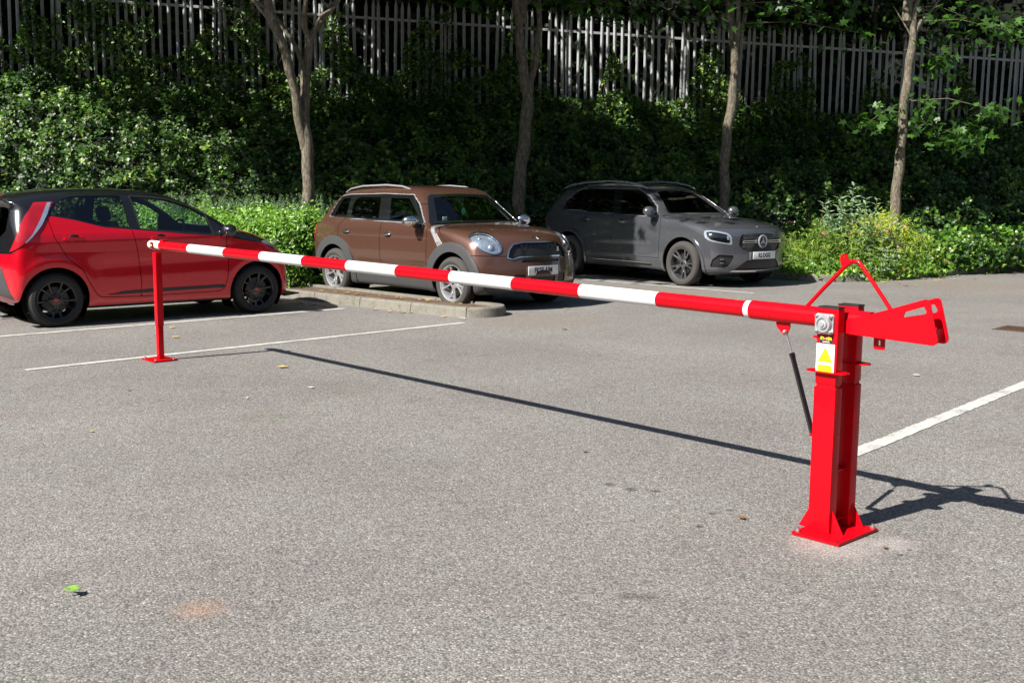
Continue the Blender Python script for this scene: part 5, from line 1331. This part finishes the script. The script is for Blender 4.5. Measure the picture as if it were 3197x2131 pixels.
tag(mesh_obj('thicket', np.stack([X, Yw, Z], -1).reshape(-1, 3), F, simple('shade_dark_thicket', (.006, .010, .005), .95, var=.5, scale=3)), 'wall of thicket deep behind the fence, its shade painted near black', 'thicket', kind='stuff')  # near-black colour stands in for the deep shade of the wood
b = MB()
for k in range(26):
    x = random.uniform(-14, 16); y = fence_y(x) + random.uniform(.8, 3); z = fence_z(x); dx = random.uniform(-.5, .5)
    b.tube([(x, y, z - .3), (x + dx * .4, y, z + 2), (x + dx, y, z + 6)], [.07, .055, .03], 7)
tag(b.build('woodland_stems', bark_m), 'thin dark tree stems in the wood behind the fence', 'tree stems', kind='stuff')

# ---- shrubs
def inpoly(poly, x, y): return poly_sdf(np.array(poly, float), x, y)
def mound(poly, n, top, seed, jit=.10, lo=.08, edge=.55):
    poly = np.array(poly, float); mn, mx = poly.min(0), poly.max(0)
    x = rng.uniform(mn[0], mx[0], n * 3); y = rng.uniform(mn[1], mx[1], n * 3); d = -inpoly(poly, x, y); m = d > -.10
    x, y, d = x[m][:n], y[m][:n], d[m][:n]
    hgt = top * np.clip((d + .10) / edge, 0, 1) ** .45 * (1 + .16 * vnoise(np.stack([x, y, x * 0], 1), 2.4, seed))
    r = rng.random(len(x)); side = d < edge * .8
    z = np.where(side & (r < .6), lo + rng.random(len(x)) * (hgt - lo), hgt - rng.random(len(x)) ** 2 * .30)
    return np.stack([x, y, np.maximum(z, lo)], 1) + rng.normal(size=(len(x), 3)) * jit * .5, d
polyL = [(-7.6, 18.55), (-6.2, 17.55), (-4.6, 16.35), (-3.35, 15.55), (-3.05, 15.9), (-3.15, 16.5), (-2.7, 17.05), (-2.1, 17.8), (-1.9, 18.3), (-3.2, 18.9), (-7.6, 19.3)]
P, d = mound(polyL, 17000, 1.08, 21)
P = P[rng.random(len(P)) < np.clip(1.25 - np.hypot(P[:, 0] + 3.35, P[:, 1] - 17.9) * -.2, 0, 1)]
NN = rng.normal(size=(len(P), 3)) * .6 + np.array([-.35, -.55, .8])
sh = empty('shrub', (-3.6, 17.0, .08)); tag(sh, 'bright green leafy shrub mass between the red car and the copper car', 'shrub')
leaves('foliage', P - np.array([-3.6, 17.0, .08]), NN, rng.uniform(.045, .085, len(P)), 'oval', hedge_m, sh, lv=np.clip(rng.normal(.5, .25, len(P)), 0, 1))
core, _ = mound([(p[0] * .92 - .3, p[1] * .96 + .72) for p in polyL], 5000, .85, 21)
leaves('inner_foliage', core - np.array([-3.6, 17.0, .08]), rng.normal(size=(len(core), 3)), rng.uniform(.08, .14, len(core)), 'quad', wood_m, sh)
def sprigs(name, spots, parent, o, hgt, mat, lf=.035, nl=34, lean=.12, w=.028, shape='lance'):
    Ps = []; Ns = []; b = MB()
    for (x, y, z) in spots:
        h_ = hgt * random.uniform(.7, 1.2); lx, ly = random.gauss(0, lean), random.gauss(0, lean)
        b.tube([(x - o[0], y - o[1], z - o[2]), (x + lx * .5 - o[0], y + ly * .5 - o[1], z + h_ * .6 - o[2]), (x + lx - o[0], y + ly - o[1], z + h_ - o[2])], [.004, .003, .0015], 4)
        for k in range(nl):
            t_ = k / nl; a = k * 2.4; Ps.append((x + lx * t_ ** 1.3 + w * math.cos(a), y + ly * t_ ** 1.3 + w * math.sin(a), z + h_ * (.15 + .88 * t_))); Ns.append((math.cos(a) * .7, math.sin(a) * .7, .6))
    b.build('stem', stem_m, parent)
    leaves(name, np.array(Ps) - np.array(o), np.array(Ns), rng.uniform(lf * .8, lf * 1.3, len(Ps)), shape, mat, parent)
o = (-3.9, 18.0, .08); lv_ = empty('lavender_bush', o); tag(lv_, 'grey green spiky bush with upright sprigs around the foot of the forked tree', 'bush')
sp = [(random.uniform(-5.6, -2.3), random.uniform(17.4, 18.6), random.uniform(.92, 1.10)) for _ in range(230)]
sprigs('foliage', sp, lv_, o, .30, laven_m, .050, 26, .05, .018)
# right bed
polyR = [(4.95, 18.95), (5.25, 18.75), (5.9, 18.85), (6.9, 19.45), (7.7, 20.1), (7.9, 20.9), (6.6, 21.0), (5.0, 20.3), (4.35, 19.7)]
P, d = mound(polyR, 15000, .72, 31, jit=.22)
P[:, 2] += .22 * np.exp(-((P[:, 0] - 6.9) / .7) ** 2 - ((P[:, 1] - 20.2) / .6) ** 2)
o = (6.0, 19.7, .08); sh = empty('shrub', o); tag(sh, 'golden yellow shrub with small pink flower heads, right of the grey suv', 'shrub')
yel = np.clip(.27 + .45 * np.exp(-((P[:, 0] - 6.75) / .65) ** 2) * (P[:, 2] > .45) + .2 * (P[:, 2] - .5) + rng.normal(0, .22, len(P)), 0, 1)
leaves('foliage', P - np.array(o), rng.normal(size=(len(P), 3)) * .6 + np.array([-.3, -.6, .8]), rng.uniform(.05, .10, len(P)), 'lance', spir_m, sh, lv=yel)
leaves('low_foliage', P[:6000] * np.array([1, 1, .55]) - np.array(o), rng.normal(size=(6000, 3)) * .6 + np.array([-.3, -.7, .6]), rng.uniform(.05, .085, 6000), 'ivy', ivy_bright, sh)
fm = simple('pink_blossom', (.55, .20, .22), .7, var=.4)
for k in range(24):
    i = random.randrange(len(P)); tries = 0
    while (P[i, 2] < .62) and tries < 300: i = random.randrange(len(P)); tries += 1
    b = MB()
    for q in range(9): b.sphere(tuple(P[i] - np.array(o) + rng.normal(size=3) * .014 + np.array([0, -.02, .03])), .013, 6)
    b.build('flower_head', fm, sh)
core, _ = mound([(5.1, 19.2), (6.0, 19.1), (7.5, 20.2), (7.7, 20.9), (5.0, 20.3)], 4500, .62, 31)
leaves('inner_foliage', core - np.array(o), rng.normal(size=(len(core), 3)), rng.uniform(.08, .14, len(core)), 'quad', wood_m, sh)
# green ground shrub to the right
polyR2 = [(7.3, 19.95), (8.4, 20.75), (10.4, 22.05), (13.5, 24.2), (13.2, 25.4), (9.5, 23.2), (7.4, 21.2)]
P, d = mound(polyR2, 15000, .72, 41, jit=.14)
o = (9.5, 22.0, .08); sh = empty('shrub', o); tag(sh, 'mid green trailing shrub spilling over the shaded kerb at the right edge', 'shrub')
leaves('foliage', P - np.array(o), rng.normal(size=(len(P), 3)) * .6 + np.array([-.3, -.6, .8]), rng.uniform(.06, .11, len(P)), 'ivy', ivy_bright, sh, lv=np.clip(rng.normal(.4, .25, len(P)), 0, 1))
# low dark cover behind the beds
n = 15000; x = rng.uniform(2.2, 14, n); yb = np.interp(x, BASE[:, 0], BASE[:, 1]); y = yb - rng.random(n) * 2.0; z = .12 + rng.random(n) * (.55 + .2 * vnoise(np.stack([x, y, y * 0], 1), 1.5, 50))
m = (y > 20.3) & (y > 23.9 - x) ; P = np.stack([x, y, z], 1)[m]
x2 = rng.uniform(-2.6, 1.7, 5000); y2 = x2 + 20.2 + rng.random(5000) * 1.3; P = np.concatenate([P, np.stack([x2, y2, .1 + rng.random(5000) * .65], 1)]); n = len(P)
tag(leaves('ground_cover', P, rng.normal(size=(n, 3)) * .6 + np.array([-.2, -.5, .8]), rng.uniform(.06, .11, n), 'ivy', ivy_m), 'low dark leafy ground cover at the foot of the bank', 'ground cover', kind='stuff')

# silver leaved stems
def buddleia(name, stems, label, leaf=.22, grp=None, mat=None):
    o = (stems[0][0], stems[0][1], .08); r = empty(name, o); tag(r, label, 'plant', grp)
    Ps, Ns, Ss = [], [], []; b = MB()
    for (x, y, z0, z1, lx) in stems:
        pts = [(x - o[0] + lx * t_ ** 1.5, y - o[1], z0 + (z1 - z0) * t_ - o[2]) for t_ in (0, .3, .6, .85, 1)]; b.tube(pts, [.008, .007, .005, .003, .002], 6)
        m_ = int((z1 - z0) / .075)
        for k in range(m_):
            t_ = (k + 1) / m_; s = leaf * (1.15 - .6 * t_) * random.uniform(.75, 1.2)
            for q in (0, 1):
                a = k * 1.57 + q * math.pi + random.uniform(-.3, .3); dx, dy = math.cos(a), math.sin(a)
                Ps.append((x + lx * t_ ** 1.5 + dx * s * .45, y + dy * s * .45, z0 + (z1 - z0) * t_ - .01)); Ns.append((-dx * .45, -dy * .45 - .3, .8)); Ss.append((s, dx, dy))
    b.build('stem', stem_m, r)
    # leaves point outwards from the stem
    tv, _ = TPL['lance']; V = []; F = []
    for p, nn, (s, dx, dy) in zip(Ps, Ns, Ss):
        N_ = Vector(nn).normalized(); B_ = Vector((dx, dy, random.uniform(-.5, .35))); B_ = (B_ - N_ * B_.dot(N_)).normalized(); T_ = B_.cross(N_)
        k0 = len(V)
        for a_, b_, c_ in tv: V.append(tuple(Vector(p) - Vector(o) + (T_ * a_ * 2.1 + B_ * b_ + N_ * c_) * s))
        F += [(k0, k0+1, k0+2, k0+3), (k0+3, k0+4, k0+5, k0)]
    lo = mesh_obj('foliage', V, F, mat or budd_m, r)
    a = lo.data.color_attributes.new('lv', 'FLOAT_COLOR', 'POINT'); vals = np.repeat(rng.random(len(V) // 6), 6); cc_ = np.ones((len(V), 4), np.float32); cc_[:, 0] = vals; cc_[:, 1] = .2; a.data.foreach_set('color', cc_.ravel())
    return r
def stems_at(px_list, Y, z0=.3):
    out = []
    for px, py, lx in px_list:
        p = at(px, py, Y); out.append((p[0] - lx, Y, z0, p[2], lx))
    return out
buddleia('tall_plant', stems_at([(1962, 408, .05), (1930, 440, -.04), (1895, 452, -.15), (1942, 450, .02), (1915, 480, -.05), (1975, 470, .0)], 19.5), 'tall silvery green leafy plant rising highest out of the golden shrub bed')
buddleia('tall_plant', stems_at([(1990, 440, .02), (2015, 442, .08), (2000, 470, .0), (2030, 490, .05), (1985, 480, -.03)], 19.3), 'pale green leafy plant just right of the tallest silvery plant in the bed', .17)
buddleia('tall_plant', stems_at([(2050, 482, .0), (2062, 488, .04), (2070, 500, .06), (2040, 505, -.05)], 19.6), 'short white green plant tuft poking out of the golden part of the bed', .12)
buddleia('tall_plant', stems_at([(1880, 520, -.06), (1905, 530, .0), (1850, 545, -.05), (1925, 520, .03)], 19.4), 'low grey green plant at the left of the golden shrub bed', .11)
buddleia('tall_plant', [(x_, 18.95 + .1 * (i % 3), .12, .12 + h_, l_) for i, (x_, h_, l_) in enumerate([(6.35, .5, .15), (6.5, .55, .2), (6.6, .45, .25), (6.2, .42, -.1), (6.45, .4, .0)])], 'silvery drooping plant low at the front of the kerbed bed', .12)
# rose bloom on a thin stem behind the grey car
p = at(1813, 500, 20.6); r = empty('rose', (p[0], 20.6, .1)); tag(r, 'single small pink rose bloom on a thin stem beyond the bonnet of the grey suv', 'flower')
b = MB(); b.tube([(0, 0, 0), (.03, 0, .5), (0, 0, p[2] - .12)], [.006, .005, .004], 6); b.build('stem', stem_m, r)
b = MB()
for k in range(10): b.sphere((.018 * math.cos(k * 2.4), .018 * math.sin(k * 2.4), p[2] - .10 + .006 * (k % 4)), .022 - .001 * k, 8, (1, 1, .8))
b.build('bloom', simple('pink_petals', (.75, .22, .24), .6), r)
Q = np.array([(.03, -.01, p[2] - .18), (-.02, 0, p[2] - .22), (.04, 0, p[2] - .28), (-.03, 0, p[2] - .35)]); leaves('foliage', Q, np.array([(0, -.6, .8)] * 4), np.full(4, .07), 'oval', hedge_m, r)

# ---- fallen leaves
lf_y = simple('yellow_dead_leaf', (.62, .45, .14), .7, var=.3); lf_b = simple('brown_dead_leaf', (.22, .11, .05), .8, var=.3); lf_g = simple('green_fallen_leaf', (.20, .38, .06), .5, var=.25); lf_c = simple('bleached_leaf', (.62, .60, .52), .7)
def fallen(x, y, s, mat, label, grp=None, z=.006, curl=.3, shape='maple'):
    if 'lying alone' in label: curl, z = -.55, .034
    tv, tf = TPL[shape]; a = random.uniform(0, 6.28); V = []
    for u, v, w_ in tv:
        X_ = (u * math.cos(a) - v * math.sin(a)) * s; Y_ = (u * math.sin(a) + v * math.cos(a)) * s; V.append((X_, Y_, (u * u + v * v) * s * curl + (.02 * s if (u + v) > 0 else 0)))
    o_ = mesh_obj('fallen_leaf', V + [(p_[0], p_[1], p_[2] + .0012) for p_ in V], [f for f in tf] + [tuple(i + len(tv) for i in f) for f in tf], mat)
    o_.location = (x, y, z); return tag(o_, label, 'leaf', grp)
def gnd(px, py):
    p = at(px, py, 1.0); d = Vector(p) - Vector((0, 0, CAM_H)); t_ = -CAM_H / d.z; return d.x * t_, d.y * t_
for px, py, s, m_, lb in [
    (166, 1383, .066, lf_g, 'green five pointed leaf lying alone on the tarmac at the lower left'),
    (650, 853, .10, lf_y, 'pale yellow curled leaf on the tarmac near the far end of the boom shadow'),
    (403, 788, .085, lf_y, 'straw coloured leaf on the tarmac just right of the red rest post'),
    (395, 766, .07, lf_y, 'yellowish leaf on the tarmac above the straw coloured one near the rest post'),
    (420, 742, .06, lf_y, 'small yellow leaf lying on the white bay line beside the red car'),
    (530, 742, .05, lf_c, 'bleached leaf scrap between the two bay lines'),
    (715, 899, .05, lf_c, 'whitish flat scrap of leaf on the open tarmac under the boom'),
    (568, 925, .035, lf_c, 'tiny whitish fleck of leaf left of centre on the tarmac'),
    (1343, 1036, .035, lf_b, 'small rust brown leaf in the middle of the foreground tarmac'),
    (295, 912, .035, lf_b, 'thin brown leaf stalk on the tarmac at the left'),
    (210, 1008, .03, lf_y, 'tiny olive yellow leaf piece below the near bay line'),
    (1296, 755, .07, lf_b, 'dark curled leaf on the stained patch beyond the boom'),
    (1690, 682, .09, lf_y, 'yellow leaf on the tarmac in front of the grey suv'),
    (1300, 708, .07, lf_y, 'yellow leaf near the rounded end of the kerb island'),
    (700, 664, .09, lf_y, 'dry leaf beside the kerb at the nose of the red car'),
    (2105, 848, .06, lf_c, 'pale leaf scrap on the tarmac right of the barrier'),
    (1705, 1183, .05, lf_b, 'dark brown crumb of leaf left of the barrier foot'),
    (2033, 1246, .03, lf_b, 'dark leaf crumb right of the barrier foot')]:
    x, y = gnd(px, py); fallen(x, y, s, m_, lb)
for k in range(46):
    u = random.random(); x = 6.2 + 6.5 * u; y = 19.0 - .25 + .68 * (x - 6.2) - random.random() ** 1.5 * 1.1
    fallen(x, y, random.uniform(.05, .11), random.choice((lf_y, lf_y, lf_b)), 'small dry leaf in the litter along the right hand kerb', 'litter leaves along the right hand kerb')
for k in range(30):
    t_ = random.random(); x = -2.9 + 2.6 * t_; y = 14.98 - 1.9 * t_ + random.uniform(.06, .30)
    fallen(x, y + .10, random.uniform(.04, .09), random.choice((lf_y, lf_b, lf_b)), 'small dry leaf on the litter strip of the narrow kerb island', 'litter leaves on the kerb island', z=.095)
for k in range(16):
    t_ = random.random(); x = -3.2 + .9 * t_; y = 14.75 - .8 * t_ - random.uniform(0, .15)
    fallen(x, y, random.uniform(.05, .10), random.choice((lf_y, lf_b)), 'dry leaf swept against the kerb in front of the red car', 'litter leaves by the red car')
for k in range(12):
    t_ = random.random(); fallen(-2.2 + 1.7 * t_, 14.05 - 1.35 * t_ - random.uniform(0, .2), random.uniform(.04, .08), random.choice((lf_y, lf_b, lf_c)), 'small dry leaf scattered at the foot of the kerb island', 'litter leaves below the kerb island')

# ---- unseen hedge added behind and beside the camera to dim sky light and reflections
n = 34000
seg = np.array([(-32, 22), (-34, -6), (-24, -20), (24, -20), (34, -4), (34, 20)], float); L_ = np.r_[0, np.cumsum(np.hypot(*np.diff(seg, axis=0).T))]
s_ = rng.uniform(0, L_[-1], n); x = np.interp(s_, L_, seg[:, 0]); y = np.interp(s_, L_, seg[:, 1]); q = np.stack([s_, s_ * 0, s_ * 0], 1)
P = np.stack([x + rng.normal(size=n) * 1.1, y + rng.normal(size=n) * 1.1, rng.random(n) * (9.5 + 2.5 * vnoise(q, .35, 60) + 1.2 * vnoise(q, 1.1, 61))], 1)
tag(leaves('added_hedge', P, rng.normal(size=(n, 3)) + np.array([0, 0, .5]), rng.uniform(.5, .95, n), 'maple', wood_m), 'tall dark unseen hedge added round the car park to dim skylight and reflections', 'hedge', kind='stuff')
V = []; F = []; ss = np.arange(0, L_[-1], 1.0)
for i, s0 in enumerate(ss):
    hx, hy = np.interp(s0, L_, seg[:, 0]), np.interp(s0, L_, seg[:, 1]); cx_, cy_ = hx * .04, hy * .04; hh = 8.4 + 1.6 * math.sin(s0 * .7) + .6 * math.sin(s0 * 2.1)
    for dx, zz in ((0, -.05), (-.02, hh * .6), (0, hh), (.06, hh * .98), (.07, -.05)): V.append((hx * (1 + dx), hy * (1 + dx), zz))
for i in range(len(ss) - 1):
    for k in range(4): F.append((5*i+k, 5*i+k+1, 5*i+6+k, 5*i+5+k))
tag(mesh_obj('added_hedge', V, F, simple('added_hedge_core', (.012, .022, .008), .95, var=.4, scale=2)), 'dense dark core of the unseen hedge added to dim skylight', 'hedge', kind='stuff')

x, y = gnd(2338, 737); dc = empty('drain_cover', (x, y, 0), R_(48)); tag(dc, 'rusty iron drain cover set flush in the tarmac at the right edge', 'drain cover')
rust = simple('rusty_iron', (.10, .055, .035), .8, .3, .35, scale=20, bump=.4)
b = MB(); b.prism([(-.24, -.20), (.24, -.20), (.24, .20), (-.24, .20)], .001, .007, 'z', hole=[(-.20, -.16), (.20, -.16), (.20, .16), (-.20, .16)]); b.build('frame', rust, dc)
b = MB(); b.box((0, 0, .002), (.40, .32, .006))
for k in range(7): b.box((0, -.135 + k * .045, .006), (.37, .014, .006))
b.build('grate', rust, dc)
